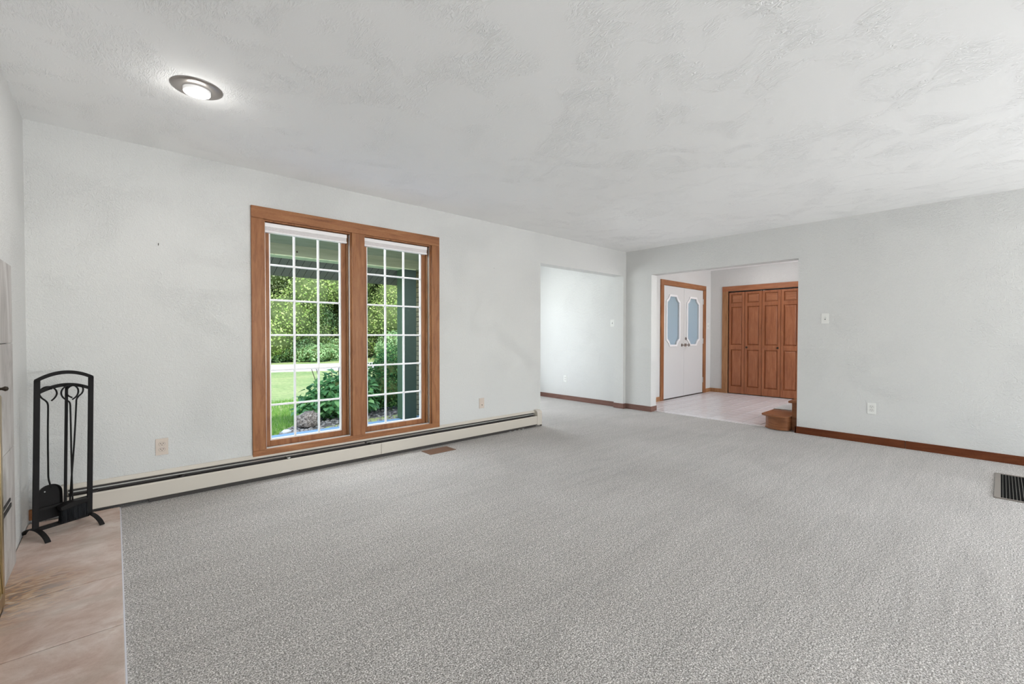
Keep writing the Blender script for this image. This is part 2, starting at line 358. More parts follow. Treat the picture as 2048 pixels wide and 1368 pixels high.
tag(w.build('wall_foyer_right', M_wall), 'white stairwell end wall with window', kind='structure')

def frame_rect(name, m, par, x0, x1, y0, y1, z0, z1, wd_, axis='y'):
    mb = MB()
    if axis == 'y':
        mb.box(x0, x0+wd_, y0, y1, z0, z1).box(x1-wd_, x1, y0, y1, z0, z1).box(x0+wd_, x1-wd_, y0, y1, z0, z0+wd_).box(x0+wd_, x1-wd_, y0, y1, z1-wd_, z1)
    return mb.build(name, m, par, .002)
for nm, (x0, x1, y0, y1, z0, z1), lab in (('window_2', (4.05, 5.2, 6.2, 6.28, .3, 2.1), 'white framed window of the dining room'),
        ('window_3', (.9, 4.9, YR-.12, YR-.04, .3, 2.2), 'wide white framed window behind the camera'),
        ('window_4', (6.6, 8.6, -.97, -.9, .85, 2.35), 'stairwell window')):
    wn = empty(nm); tag(wn, lab, kind='structure')
    frame_rect('window_frame', M_white, wn, x0, x1, y0, y1, z0, z1, .06)
    xm = (x0+x1)/2; bx('mullion', M_white, wn, xm-.03, xm+.03, y0, y1, z0+.06, z1-.06)
    for a, b in ((x0+.06, xm-.03), (xm+.03, x1-.06)): bx('pane', M_glass, wn, a, b, (y0+y1)/2-.003, (y0+y1)/2+.003, z0+.06, z1-.06)

wn = empty('added_window'); tag(wn, 'added white framed window in the unseen right wall for the side fill light', kind='structure')  # added window opening, put in to hold the side fill lamp
MB().box(XB+.03, XB+.11, -5.0, -4.94, .3, 2.2).box(XB+.03, XB+.11, -2.06, -2.0, .3, 2.2).box(XB+.03, XB+.11, -4.94, -2.06, .3, .36).box(XB+.03, XB+.11, -4.94, -2.06, 2.14, 2.2).build('window_frame', M_white, wn, .002)
bx('mullion', M_white, wn, XB+.03, XB+.11, -3.53, -3.47, .36, 2.14)
for a, b in ((-4.94, -3.53), (-3.47, -2.06)): bx('pane', M_glass, wn, XB+.067, XB+.073, a, b, .36, 2.14)

# baseboards
def bb(name, m, lab, *boxes):
    mb = MB()
    for b in boxes: mb.box(*b)
    o = mb.build(name, m, None, .003); tag(o, lab, kind='structure'); return o
r = empty('baseboard_right'); tag(r, 'dark reddish wood baseboard along the right wall', kind='structure')
bx('board', M_baseb, r, XB-.015, XB, .640, 1.62, 0, .079, .003); bx('board', M_baseb, r, XB-.015, XB, YR, .637, 0, .079, .003)
bx('board', M_baseb, r, XB-.015, XB+.06, 1.60, 1.615, 0, .079, .002)
bb('baseboard_corner', M_basebd, 'wood baseboard between the two openings', (XB-.015, XB, 3.485, DW, 0, .079), (XB-.015, XB+.15, 3.487, 3.50, 0, .079), (5.88, XB-.015, DW-.013, DW, 0, .079), (5.867, 5.88, DW-.013, DW+T, 0, .079))
bb('baseboard_dining', M_basebd, 'wood baseboard of the dining room wall', (XB-.014, XB, DW+T+.01, 6.2, 0, .079))
bb('baseboard_left', M_woodX, 'short end of wood baseboard in the left corner behind the tool stand', (XL, -.235, DW-.018, DW, .02, .085))
r = bb('baseboard_foyer', M_woodG, 'golden wood baseboard in the foyer', (6.11, 6.985, DW-.014, DW, 0, .085), (8.71, XF, DW-.014, DW, 0, .085), (XF-.014, XF, 3.70, DW-.014, 0, .085))

# foyer floor with tiles
f2 = bx('floor.001', M_grout, None, XB+.13, XF+.12, -1.0, DW+.06, -.10, .002); f2.name = 'floor.002'; tag(f2, 'foyer floor of pale pinkish tiles', kind='structure')
bx('transition_strip', M_tile, f2, XB+.09, XB+.14, 1.6, 3.5, -.05, .008, .002)
px, py = .218, .218
ys = [2.258-.218*15+py*k for k in range(0, 24)]
tm = {}
cnt = 0
for k, y in enumerate(ys):
    if y > DW: continue
    x = XB+.14-.06
    while x < XF-.01:
        x0, x1 = max(x+.003, XB+.145), min(x+px-.003, XF-.002); y0, y1 = max(y+.005, -.845), min(y+py-.0055, DW-.002)
        if y1 < 1.2 and x0 < 7.0: x += px; continue
        if x1-x0 > .03 and y1 - y0 > .03:
            key = (round(x1-x0, 3), round(y1-y0, 3))
            if key not in tm:
                tm[key] = MB().box(0, key[0], 0, key[1], 0, .009).build('tile', M_tile, f2, .002); o = tm[key]
            else:
                o = tm[key].copy(); C.objects.link(o); o.parent = f2
            o.location = (x0, y0, 0)
            cnt += 1
        x += px

# ------------------------------------------------------------------ window 1
W1 = empty('window_1', (1.66, DW, .185)); tag(W1, 'tall double casement window in reddish wood casing, white grids, garden outside', kind='structure')
W1.location = (0, 0, 0)
y0c = DW-.018
for nm, b, m in (('head_casing', (.80, 2.52, y0c, DW, 2.066, 2.16), M_woodX), ('side_casing', (.80, .888, y0c, DW, .232, 2.066), M_woodV), ('side_casing', (2.427, 2.52, y0c, DW, .232, 2.066), M_woodV),
                 ('mullion_casing', (1.596, 1.714, y0c-.002, DW, .232, 2.066), M_woodV), ('bottom_casing', (.80, 2.52, y0c, DW, .185, .232), M_woodX)):
    bx(nm, m, W1, *b, .003)
for (xa, xb) in ((.888, 1.60), (1.71, 2.427)):
    jb = MB().box(xa, xa+.012, DW, DW+T, .222, 2.066).box(xb-.012, xb, DW, DW+T, .222, 2.066).box(xa+.012, xb-.012, DW, DW+T, 2.054, 2.066)
    jb.build('jamb_lining', M_woodG if 0 else M_woodV, W1, .001)
    bx('inner_sill', M_woodX, W1, xa+.012, xb-.012, DW, DW+T, .215, .232, .002)
    tr = MB()
    for yy in (DW+.012, DW+.030): tr.box(xb-.017, xb-.012, yy, yy+.007, .234, 2.05).box(xa+.012, xb-.017, yy, yy+.005, .232, .238).box(xa+.012, xa+.016, yy, yy+.007, .234, 2.05)
    tr.build('screen_track', M_alu, W1)
    st_ = MB().box(xb-.024, xb-.012, DW+.046, DW+.066, .234, 2.05); st_.build('stop_moulding', M_woodG, W1, .002)
    sx0, sx1, sz0, sz1 = xa+.012, xb-.012, .232, 2.054
    gx0, gx1, gz0, gz1 = (.945, 1.535, .278, 2.012) if xa < 1 else (1.772, 2.362, .278, 2.012)
    sa = MB().box(sx0, gx0, DW+.07, DW+.125, sz0, sz1).box(gx1, sx1, DW+.07, DW+.125, sz0, sz1).box(gx0, gx1, DW+.07, DW+.125, sz0, gz0).box(gx0, gx1, DW+.07, DW+.125, gz1, sz1)
    sash = sa.build('sash', M_woodX if 0 else M_woodV, W1, .003)
    fr = MB(); e = .012
    yg = DW+.095
    fr.box(gx0-.002, gx0+e, yg-.012, yg+.012, gz0, gz1).box(gx1-e, gx1+.002, yg-.012, yg+.012, gz0, gz1).box(gx0+e, gx1-e, yg-.012, yg+.012, gz0, gz0+e).box(gx0+e, gx1-e, yg-.012, yg+.012, gz1-e, gz1)
    fr.build('grid_border', M_white, sash, .001)
    for k in (1, 2):
        xx = gx0+(gx1-gx0)*k/3; bx('muntin', M_white, sash, xx-.0075, xx+.0075, yg-.011, yg+.011, gz0+e, gz1-e, .003)
    for k in range(1, 6):
        zz = gz0+(gz1-gz0)*k/6; bx('muntin', M_white, sash, gx0+e, gx1-e, yg-.010, yg+.010, zz-.0075, zz+.0075, .003)
    for i in range(3):
        for k in range(6):
            bx('pane', M_glass, sash, gx0+(gx1-gx0)*i/3+.006, gx0+(gx1-gx0)*(i+1)/3-.006, yg-.002, yg+.002, gz0+(gz1-gz0)*k/6+.006, gz0+(gz1-gz0)*(k+1)/6-.006)
    # cellular shade drawn right up
for side, (xa, xb) in (('left', (.903, 1.566)), ('right', (1.728, 2.394))):
    bl = empty('window_shade', ((xa+xb)/2, 3.975, 2.0)); bl.location = (0, 0, 0)
    tag(bl, 'white cellular shade fully raised at the head of the %s window pane' % side, 'window shade', 'raised white window shades')
    bx('head_rail', M_blindrail, bl, xa, xb, 3.957, 4.003, 2.016, 2.048, .003)
    mb = MB()
    for k in range(4): mb.prism([(3.962, 1.984+k*.008), (3.958, 1.988+k*.008), (3.962, 1.992+k*.008), (3.998, 1.992+k*.008), (4.002, 1.988+k*.008), (3.998, 1.984+k*.008)], lambda p, t: (t, p[0], p[1]), xa+.004, xb-.004)
    mb.build('pleated_fabric', M_blind, bl)
    bx('bottom_rail', M_blindrail, bl, xa, xb, 3.957, 4.003, 1.972, 1.984, .002)
    for xx in (xa+.09, xb-.09): bx('cord_clip', M_white, bl, xx-.02, xx+.02, 3.950, 3.957, 1.972, 1.978)

# ------------------------------------------------------------------ baseboard heater
ht = empty('baseboard_heater', (0, 0, 0)); tag(ht, 'long low cream metal baseboard heater under the window', 'heater')
hx0, hx1 = -.235, 4.0
FYx = lambda p, t: (t, p[0], p[1])
MB().prism([(3.94, .028), (3.937, .028), (3.937, .172), (3.917, .171), (3.915, .176), (3.932, .198), (3.94, .199)], FYx, hx0, hx1-.08).build('back_panel', M_heat, ht)
for a, b in ((hx0, 1.846), (1.849, hx1-.08)):
    MB().prism([(3.878, .030), (3.873, .034), (3.873, .126), (3.879, .136), (3.884, .134), (3.880, .124), (3.880, .036), (3.900, .034), (3.900, .030)], FYx, a, b).build('front_cover', M_heat, ht)
for a, b in ((hx0+.01, 1.70), (1.72, hx1-.085)):
    MB().prism([(3.904, .152), (3.902, .155), (3.911, .160), (3.913, .157)], FYx, a, b).build('damper_blade', M_alu, ht)
bx('dark_interior', M_heatd, ht, hx0+.01, hx1-.09, 3.90, 3.936, .012, .135)
bx('dark_back', M_heatd, ht, hx0+.01, hx1-.09, 3.930, 3.9365, .135, .1705)
bx('heater_base', M_heatd, ht, hx0+.4, hx1-.09, 3.892, 3.90, .0, .034)
for x in (-.1, .35, 1.05, 1.76, 2.45, 3.3):
    MB().box(x-.012, x+.012, 3.884, 3.93, .140, .145).box(x-.004, x+.004, 3.880, 3.886, .136, .148).build('bracket', M_alu if x in (1.05,) else M_heatd, ht)
MB().prism([(3.94, .018), (3.872, .018), (3.868, .022), (3.868, .170), (3.875, .190), (3.90, .204), (3.94, .206)], FYx, hx1-.082, hx1).build('end_cap', M_heat, ht, .003)
MB().prism([(3.94, .018), (3.872, .018), (3.868, .022), (3.868, .170), (3.875, .190), (3.90, .204), (3.94, .206)], FYx, hx0-.02, hx0).build('end_cap', M_heat, ht, .003)
for k in range(4):
    x = 3.45+k*.07+rnd.random()*.02; bx('foil_scrap', M_alu, ht, x, x+.03, 3.872, 3.885, .001, .006+rnd.random()*.008)
bx('pipe_stub', M_heatd, ht, 4.006, 4.012, 3.885, 3.915, 0, .075, .002)

# ------------------------------------------------------------------ outlets and switches
def plate(name, lab, cat, loc, ax, m, kind, group=None):
    """ax 'y': on a wall facing -y ; ax 'x': on a wall facing -x"""
    t = empty(name, loc, 0 if ax == 'y' else -math.pi/2)
    tag(t, lab, cat, group)
    bx('cover_plate', m, t, -.0355, .0355, -.006, 0, -.0575, .0575, .002)
    if kind == 'duplex':
        for z in (.0195, -.0195):
            poly = [(.017*math.cos(a), z+.0145*max(-.85, min(.85, math.sin(a)))*1.0) for a in [2*math.pi*k/20 for k in range(20)]]
            MB().ring([(p[0]*1.09, z+(p[1]-z)*1.09) for p in poly], poly, FY, -.0068, -.0055).build('socket_rim', M_grille, t)
            f = MB().prism(poly, FY, -.0085, -.005).build('socket_face', M_wplast if m is M_wplast else M_beige, t)
            MB().box(-.0085, -.0055, -.0092, -.008, z-.001, z+.008).box(.0055, .0085, -.0092, -.008, z-.001, z+.008).box(-.002, .002, -.0092, -.008, z-.009, z-.004).build('slots', M_slot, f)
        bx('screw', M_alu, t, -.002, .002, -.0072, -.006, -.002, .002)
    elif kind == 'switch':
        bx('toggle_slot', M_slot, t, -.006, .006, -.0068, -.006, -.013, .013)
        bx('toggle', m, t, -.0045, .0045, -.016, -.006, -.004, .010, .001)
        for z in (.03, -.03): bx('screw', M_alu, t, -.002, .002, -.0072, -.006, z-.002, z+.002)
    elif kind == 'jack':
        MB().lathe([(0, .010), (.004, .010), (.004, 0)], 12, Matrix.Translation((0, -.006, -.02)) @ Matrix.Rotation(math.pi/2, 4, 'X')).build('jack', M_bronze, t)
    return t
plate('wall_outlet', 'beige duplex outlet low on the wall left of the window', 'outlet', (.241, DW, .362), 'y', M_beige, 'duplex')
plate('wall_jack', 'beige blank jack plate on the wall right of the window above the heater', 'wall plate', (3.087, DW, .375), 'y', M_beige, 'jack')
plate('wall_outlet.001', 'white duplex outlet low on the right wall above the dark baseboard', 'outlet', (XB, .911, .373), 'x', M_wplast, 'duplex')
plate('light_switch', 'single white toggle switch on the right wall beside the foyer opening', 'switch', (XB, 1.332, 1.337), 'x', M_wplast, 'switch')
plate('wall_outlet.002', 'small white outlet on the bright dining room wall', 'outlet', (XB, 5.185, .373), 'x', M_wplast, 'duplex')
plate('light_switch.001', 'small white switch on the dining room wall near the opening edge', 'switch', (XB, 4.19, 1.34), 'x', M_wplast, 'switch')
plate('light_switch.002', 'small white switch in the foyer corner beside the front door', 'switch', (8.83, DW, 1.33), 'y', M_wplast, 'switch')
nl = MB().lathe([(0, .006), (.0025, .006), (.0025, 0), (0, 0)], 8, Matrix.Translation((.235, DW, 1.776)) @ Matrix.Rotation(math.pi/2, 4, 'X')).box(.2335, .2365, DW-.006, DW, 1.768, 1.786)
tag(nl.build('picture_nail', M_bronze), 'small dark nail in the wall left of the window', 'nail')
nl = MB().lathe([(0, .005), (.002, .005), (.002, 0), (0, 0)], 8, Matrix.Translation((3.27, DW, 1.92)) @ Matrix.Rotation(math.pi/2, 4, 'X'))
tag(nl.build('picture_nail.001', M_bronze), 'tiny nail in the wall between window and dining opening', 'nail')

# ------------------------------------------------------------------ ceiling lamp
cl = empty('ceiling_light', (.335, 2.84, H)); tag(cl, 'round flush ceiling light with brushed nickel trim and glowing lens', 'ceiling light')
MB().lathe([(.062, -.010), (.066, -.014), (.100, -.010), (.113, -.004), (.115, 0), (.062, 0), (.062, -.010)], 48).build('trim_ring', M_nickel, cl, smooth=True)
MB().lathe([(.061, 0), (.061, -.024), (.058, -.028)], 48).build('lens_side', M_lensside, cl, smooth=True)
MB().lathe([(.058, -.028), (.045, -.034), (0, -.036)], 48).build('lens', M_lens, cl, smooth=True)
lamp('ceiling_lamp_glow', 'POINT', (.335, 2.84, H-.10), 1.0, (1, .98, .94)).parent = None
bpy.data.objects['ceiling_lamp_glow'].data.shadow_soft_size = .05
lamp('ceiling_lamp_light', 'AREA', (.335, 2.84, H-.038), 5.5, (1, .985, .96), aim=(0, 0, -1), size=(.09, .09))
fl = empty('foyer_ceiling_light', (8.2, 2.86, H)); tag(fl, 'round white ceiling light glowing in the foyer', 'ceiling light')
MB().lathe([(.15, 0), (.15, -.02), (.13, -.025)], 32).build('lamp_base', M_white, fl, smooth=True)
MB().lathe([(.13, -.02), (.11, -.05), (.06, -.07), (0, -.075)], 32).build('lamp_shade', M_foyerl, fl, smooth=True)

# ------------------------------------------------------------------ front door (double)
D1 = empty('door_1', (0, 0, 0)); tag(D1, 'white double front doors with octagonal frosted glass in wood casing', kind='structure')
bx('side_casing', M_woodV, D1, 6.985, 7.085, DW-.02, DW, 0, 2.02, .003); bx('side_casing', M_woodV, D1, 8.60, 8.71, DW-.02, DW, 0, 2.02, .003); bx('head_casing', M_woodX, D1, 6.985, 8.71, DW-.02, DW, 2.02, 2.112, .003)
MB().box(7.0, 7.085, DW, DW+.12, 0, 2.1).box(8.60, 8.68, DW, DW+.12, 0, 2.1).box(7.085, 8.60, DW, DW+.12, 2.02, 2.10).build('jamb', M_woodV, D1)
bx('threshold', M_bronze, D1, 7.085, 8.60, DW-.01, DW+.12, 0, .022)
def octo(x0, x1, z0, z1, c):
    # corners scooped inward like an old mirror frame
    cx, cz = (x1-x0)*.22, (z1-z0)*.105
    pts = [(x0, z0+cz*1.15)]
    def q(a, b, bend):
        return [(a[0]+(b[0]-a[0])*t+bend[0]*math.sin(math.pi*t), a[1]+(b[1]-a[1])*t+bend[1]*math.sin(math.pi*t)) for t in (.25, .5, .75)]
    cs = [((x0, z1-cz*1.15), (x0+cx*1.1, z1), (.012, -.012)), ((x1-cx*1.1, z1), (x1, z1-cz*1.15), (-.012, -.012)),
          ((x1, z0+cz*1.15), (x1-cx*1.1, z0), (-.012, .012)), ((x0+cx*1.1, z0), (x0, z0+cz*1.15), (.012, .012))]
    out = []
    for a, b, bd in cs: out += [a]+q(a, b, bd)+[b]
    return out
for i, (lx0, lx1, gx0, gx1) in enumerate(((7.087, 7.829, 7.20, 7.63), (7.833, 8.598, 7.955, 8.40))):
    g = octo(gx0, gx1, .975, 1.835, 0)
    # door leaf: rectangle ring around the glass opening, matched vertex count
    n = len(g); cxm, czm = (gx0+gx1)/2, 1.40
    outer = []
    for q in range(4):
        pa, pb = g[5*q], g[5*q+4]
        X = lx0 if q in (0, 3) else lx1; Z = 2.016 if q < 2 else .93
        if q in (0, 2): outer += [(X, pa[1]), (X, (pa[1]+Z)/2), (X, Z), ((pb[0]+X)/2, Z), (pb[0], Z)]      # side to top / side to bottom
        else: outer += [(pa[0], Z), ((pa[0]+X)/2, Z), (X, Z), (X, (pb[1]+Z)/2), (X, pb[1])]
    lf = MB().ring(outer, g, FY, DW-.004, DW+.04)
    lf.box(lx0, lx1, DW-.004, DW+.04, .026, .93)
    leaf = lf.build('door_leaf', M_door, D1)
    gg = [(cxm+(p[0]-cxm)*1.16, czm+(p[1]-czm)*1.075) for p in g]; g1 = [(cxm+(p[0]-cxm)*.99, czm+(p[1]-czm)*.995) for p in g]
    MB().ring(gg, g1, FY, DW-.022, DW-.004).build('glass_moulding', M_white, leaf, .004)
    MB().prism([(cxm+(p[0]-cxm)*1.01, czm+(p[1]-czm)*1.005) for p in g], FY, DW+.012, DW+.018).build('frosted_glass', M_frost, leaf)
    kx = 7.755 if i == 0 else 7.905
    MB().lathe([(0, .004), (.028, .004), (.028, 0)], 20, Matrix.Translation((kx, DW-.004, .965)) @ Matrix.Rotation(math.pi/2, 4, 'X')).tube([(kx, DW-.004, .965), (kx, DW-.05, .965)], .008, 8, (1, 0, 0)).lathe([(0, .075), (.02, .072), (.028, .06), (.026, .05), (.01, .042), (0, .04)], 20, Matrix.Translation((kx, DW-.004, .965)) @ Matrix.Rotation(math.pi/2, 4, 'X')).build('door_knob', M_nickel, leaf, smooth=False)
    if i == 1:
        MB().lathe([(0, .02), (.018, .018), (.026, .004), (.026, 0)], 20, Matrix.Translation((kx-.01, DW-.004, 1.083)) @ Matrix.Rotation(math.pi/2, 4, 'X')).box(kx-.012, kx-.008, DW-.03, DW-.02, 1.073, 1.093).build('deadbolt', M_nickel, leaf)
        for z in (.27, 1.03, 1.80): MB().box(8.585, 8.605, DW-.012, DW-.003, z-.05, z+.05).tube([(8.603, DW-.012, z-.052), (8.603, DW-.012, z+.052)], .006, 8, (1, 0, 0)).build('hinge', M_alu, leaf)

# ------------------------------------------------------------------ closet bifold doors
D2 = empty('door_2', (0, 0, 0)); tag(D2, 'four-leaf raised panel cherry wood closet doors in the foyer', kind='structure')
bx('side_casing', M_woodG, D2, XF-.018, XF, 3.595, 3.705, 0, 2.0, .003); bx('side_casing', M_woodG, D2, XF-.018, XF, 2.25, 2.36, 0, 2.0, .003)
bx('head_casing', M_closetX, D2, XF-.018, XF, 2.25, 3.705, 2.0, 2.098, .003)
MB().box(XF, XF+.10, 3.58, 3.596, 0, 2.02).box(XF, XF+.10, 2.36, 2.372, 0, 2.02).build('jamb', M_woodG, D2)
bx('track', M_slot, D2, XF, XF+.05, 2.372, 3.58, 1.985, 2.02)
MB().box(XF+.005, XF+.03, 3.0, 3.012, 1.965, 2.0).box(XF+.005, XF+.03, 2.955, 2.967, 1.965, 2.0).build('track_pin', M_alu, D2)
edges = [3.588, 3.292, 2.990, 2.676, 2.374]
for i in range(4):
    yb, ya = edges[i]-.003, edges[i+1]+.003
    fold = (.004, .012) if i % 2 == 0 else (.012, .004)      # leaf slightly folded: near/far offset
    rail = .045; zs = [(.155, .868), (.958, 1.695), (1.765, 1.935)]
    lf = MB()
    lf.box(XF+.002, XF+.032, ya, ya+rail, .02, 1.975).box(XF+.002, XF+.032, yb-rail, yb, .02, 1.975)
    lv = [.02]+[v for z in zs for v in z]+[1.975]
    for a, b in zip(lv[0::2], lv[1::2]): lf.box(XF+.002, XF+.032, ya+rail, yb-rail, a, b)
    leaf = lf.build('door_leaf', M_closet, D2, .003)
    for a, b in zs:
        p = MB(); yo, yi = ya+rail, yb-rail; e = .028
        o4 = [(yo, a), (yi, a), (yi, b), (yo, b)]; i4 = [(yo+e, a+e), (yi-e, a+e), (yi-e, b-e), (yo+e, b-e)]
        v = [(XF+.022, *q) for q in o4]+[(XF+.006, *q) for q in i4]+[(XF+.03, *q) for q in o4]
        p.add(v, [(4, 5, 6, 7), (8, 11, 10, 9)]+[(k, (k+1) % 4, 4+(k+1) % 4, 4+k) for k in range(4)]+[(k, 8+k, 8+(k+1) % 4, (k+1) % 4) for k in range(4)])
        p.build('raised_panel', M_closet if b-a > .3 else M_closetX, leaf)
    if i in (1, 2):
        ky = 3.245 if i == 1 else 2.715
        MB().lathe([(0, .038), (.014, .036), (.019, .028), (.016, .018), (.007, .012), (.008, 0)], 18, Matrix.Translation((XF+.003, ky, .915)) @ Matrix.Rotation(-math.pi/2, 4, 'Y')).build('knob', M_bronze, leaf, smooth=True)

# ------------------------------------------------------------------ staircase
ST = empty('staircase', (6.1, 1.6, 0)); ST.location = (0, 0, 0); tag(ST, 'wooden starting step with rounded end and stairs behind the wall edge', 'stairs')
def cr(pts, n=6):
    out = []
    for i in range(len(pts)-1):
        p0, p1, p2, p3 = [Vector(pts[max(0, min(len(pts)-1, i+k))]) for k in (-1, 0, 1, 2)]
        out += [tuple(.5*((2*p1)+(-p0+p2)*t+(2*p0-5*p1+4*p2-p3)*t*t+(-p0+3*p1-3*p2+p3)*t**3)) for t in [k/n for k in range(n)]]
    return out+[tuple(pts[-1])]
body = [(7.0, 1.955)]+cr([(6.02, 1.955), (5.965, 1.905), (5.93, 1.83), (5.925, 1.755), (5.955, 1.695), (6.03, 1.672)])+[(7.0, 1.672)]
trd = [(7.0, 1.985)]+cr([(5.982, 1.99), (5.93, 1.925), (5.896, 1.83), (5.893, 1.75), (5.925, 1.685), (6.02, 1.672)])+[(7.0, 1.672)]
cen = Vector((6.3, 1.81)); base = [tuple(cen+(Vector(p)-cen)*1.03) for p in body]; base = [(min(p[0], 7.0), max(p[1], 1.672)) for p in base]
MB().prism(body, FZ, .011, .156).build('step_riser', M_step, ST)
MB().prism(trd, FZ, .157, .182).build('rounded_tread', M_step, ST, .006)
MB().prism(base, FZ, .009, .020).build('shoe_moulding', M_step, ST)
MB().box(6.02, 7.0, 1.603, 1.67, .009, .335).box(6.105, 7.0, 1.34, 1.603, .009, .335).build('step_riser', M_step, ST, .002)
MB().box(6.0, 7.0, 1.603, 1.705, .336, .362).box(6.105, 7.0, 1.34, 1.603, .336, .362).build('tread', M_step, ST, .005)
for k in range(2, 6):
    bx('step_riser', M_step, ST, 6.11, 7.0, 1.30-.29*(k-1), 1.618-.29*(k-1), 0, .335+.18*(k-1), .002)
    bx('tread', M_step, ST, 6.11, 7.0, 1.30-.29*(k-1), 1.650-.29*(k-1), .336+.18*(k-1), .360+.18*(k-1), .006)
M_runner = mat('pale_stair_carpet', (.62, .61, .6), .95)
_n = noise(M_runner, coords(M_runner), 150, 2, .7); L(M_runner, ramp(M_runner, _n, [(.35, (.33, .32, .31)), (.6, (.78, .77, .76))]), P(M_runner).inputs['Base Color']); L(M_runner, bump(M_runner, _n, .8, .01), P(M_runner).inputs['Normal'])
MB().box(6.42, 6.98, 1.67, 1.682, .193, .335).box(6.42, 6.98, 1.682, 1.99, .183, .193).box(6.42, 6.98, 1.986, 1.994, .14, .193).build('carpet_runner', M_runner, ST, .004)

# ------------------------------------------------------------------ floor registers
g = empty('return_air_grille', (4.62, -.34, 0)); g.location = (0, 0, 0); tag(g, 'large taupe framed floor grille with dark grid in the carpet at right', 'floor vent')
gx0, gx1, gy0, gy1 = 4.615, 5.44, -.38, .022
MB().box(gx0, gx1, gy1-.032, gy1, .001, .008).box(gx0, gx1, gy0, gy0+.032, .001, .008).box(gx0, gx0+.012, gy0+.032, gy1-.032, .001, .008).box(gx1-.02, gx1, gy0+.032, gy1-.032, .001, .008).build('frame', M_grille, g, .001)
bx('dark_duct', M_black, g, gx0+.012, gx1-.02, gy0+.03, gy1-.03, .0005, .0015)
yy = gy0+.032; M_bar = mat('grille_bar', (.16, .15, .135), .45, .3)
k = 0
while yy < gy1-.034:
    bx('grille_bar', M_bar, g, gx0+.012, gx1-.02, yy+.012, yy+.0145, .002, .0075); yy += .0165
mb = MB(); xx = gx0+.03
while xx < gx1-.03: mb.box(xx, xx+.0022, gy0+.03, gy1-.03, .002, .0055); xx += .018
tag(mb.build('cross_bars', M_black, g), kind='stuff')
g = empty('floor_register', (0, 0, 0)); tag(g, 'small brown floor register in the carpet below the window', 'floor vent')
MB().box(2.235, 2.53, 3.64, 3.652, .0005, .004).box(2.235, 2.53, 3.798, 3.81, .0005, .004).box(2.235, 2.25, 3.652, 3.798, .0005, .004).box(2.515, 2.53, 3.652, 3.798, .0005, .004).build('frame', M_regbr, g)
bx('duct', M_black, g, 2.25, 2.515, 3.652, 3.798, .0003, .001)
for k in range(9): MB().prism([(3.655+k*.016, .001), (3.659+k*.016, .001), (3.668+k*.016, .006), (3.664+k*.016, .006)], FYx, 2.25, 2.515).build('louvre', M_regbr, g)

# ------------------------------------------------------------------ hearth and fireplace
he = empty('hearth', (0, 0, 0)); tag(he, 'flush tan slate hearth of long slabs on the floor at left', 'hearth')
bx('bed', M_hjoint, he, XL, .012, -.2, 3.87, -.01, .006)
hy = [3.868, 3.62, 2.775, 2.287, 1.60, .9, .2, -.18]
for a, b in zip(hy[:-1], hy[1:]):
    bx('slab', M_hearth, he, XL+.004, .016, b+.003, a-.003, .004, .0175, .0018)
bx('edge_strip', mat('pale_carpet_edge', (.62, .62, .66), .7), he, .0165, .0215, -.2, 3.87, 0, .012)

fp = empty('fireplace', (0, 0, 0)); tag(fp, 'fireplace with grey veined stone surround and brass framed glass doors at the left edge', 'fireplace')
ys0, ys1 = 1.19, 3.265; xs = XL+.022
bx('surround_panel', M_stone, fp, XL, xs, 2.80, ys1, .018, .60, .003); bx('surround_panel', M_stone, fp, XL, xs, 2.80, ys1, .603, 1.105, .003); bx('surround_panel', M_stone, fp, XL, xs, 2.80, ys1, 1.108, 1.486, .003)
bx('surround_panel', M_stone, fp, XL, xs, ys0, 1.53, .018, .74, .003); bx('surround_panel', M_stone, fp, XL, xs, ys0, 1.53, .743, 1.486, .003)
for a, b in ((1.533, 2.0), (2.003, 2.40), (2.403, 2.797)): bx('surround_panel', M_stone, fp, XL, xs, a, b, .90, 1.486, .003)
MB().box(XL-.5, XL-.46, 1.62, 2.74, .02, .86).box(XL-.46, XL-.15, 1.62, 1.66, .02, .86).box(XL-.46, XL-.15, 2.70, 2.74, .02, .86).box(XL-.46, XL-.15, 1.66, 2.70, .82, .86).box(XL-.46, XL, 1.62, 2.74, .02, .05).build('firebox', M_black, fp)
MB().box(XL+.005, XL+.045, 2.73, 2.78, .02, .895).box(XL+.005, XL+.045, 1.535, 1.585, .02, .895).box(XL+.005, XL+.045, 1.585, 2.73, .80, .895).box(XL+.005, XL+.045, 1.585, 2.73, .02, .075).build('brass_frame', M_brass, fp, .004)
for a, b in ((1.60, 2.16), (2.18, 2.72)):
    d = bx('glass_door', M_smoke, fp, XL+.02, XL+.028, a+.02, b-.02, .09, .785)
    MB().box(XL+.015, XL+.05, a, a+.022, .08, .795).box(XL+.015, XL+.05, b-.022, b, .08, .795).box(XL+.015, XL+.05, a+.022, b-.022, .08, .10).box(XL+.015, XL+.05, a+.022, b-.022, .775, .795).build('door_frame', M_brass, d, .003)
MB().lathe([(0, .035), (.008, .032), (.011, .024), (.006, .015), (.005, 0)], 16, Matrix.Translation((XL+.02, 2.87, .915)) @ Matrix.Rotation(math.pi/2, 4, 'Y')).build('finial', M_bronze, fp, smooth=True)
MB().box(XL+.022, XL+.026, 2.80, 3.11, .368, .381).box(XL+.022, XL+.026, 2.80, 3.13, .335, .353).build('dark_strip', M_slot, fp)  # two thin dark strips laid across the stone panel

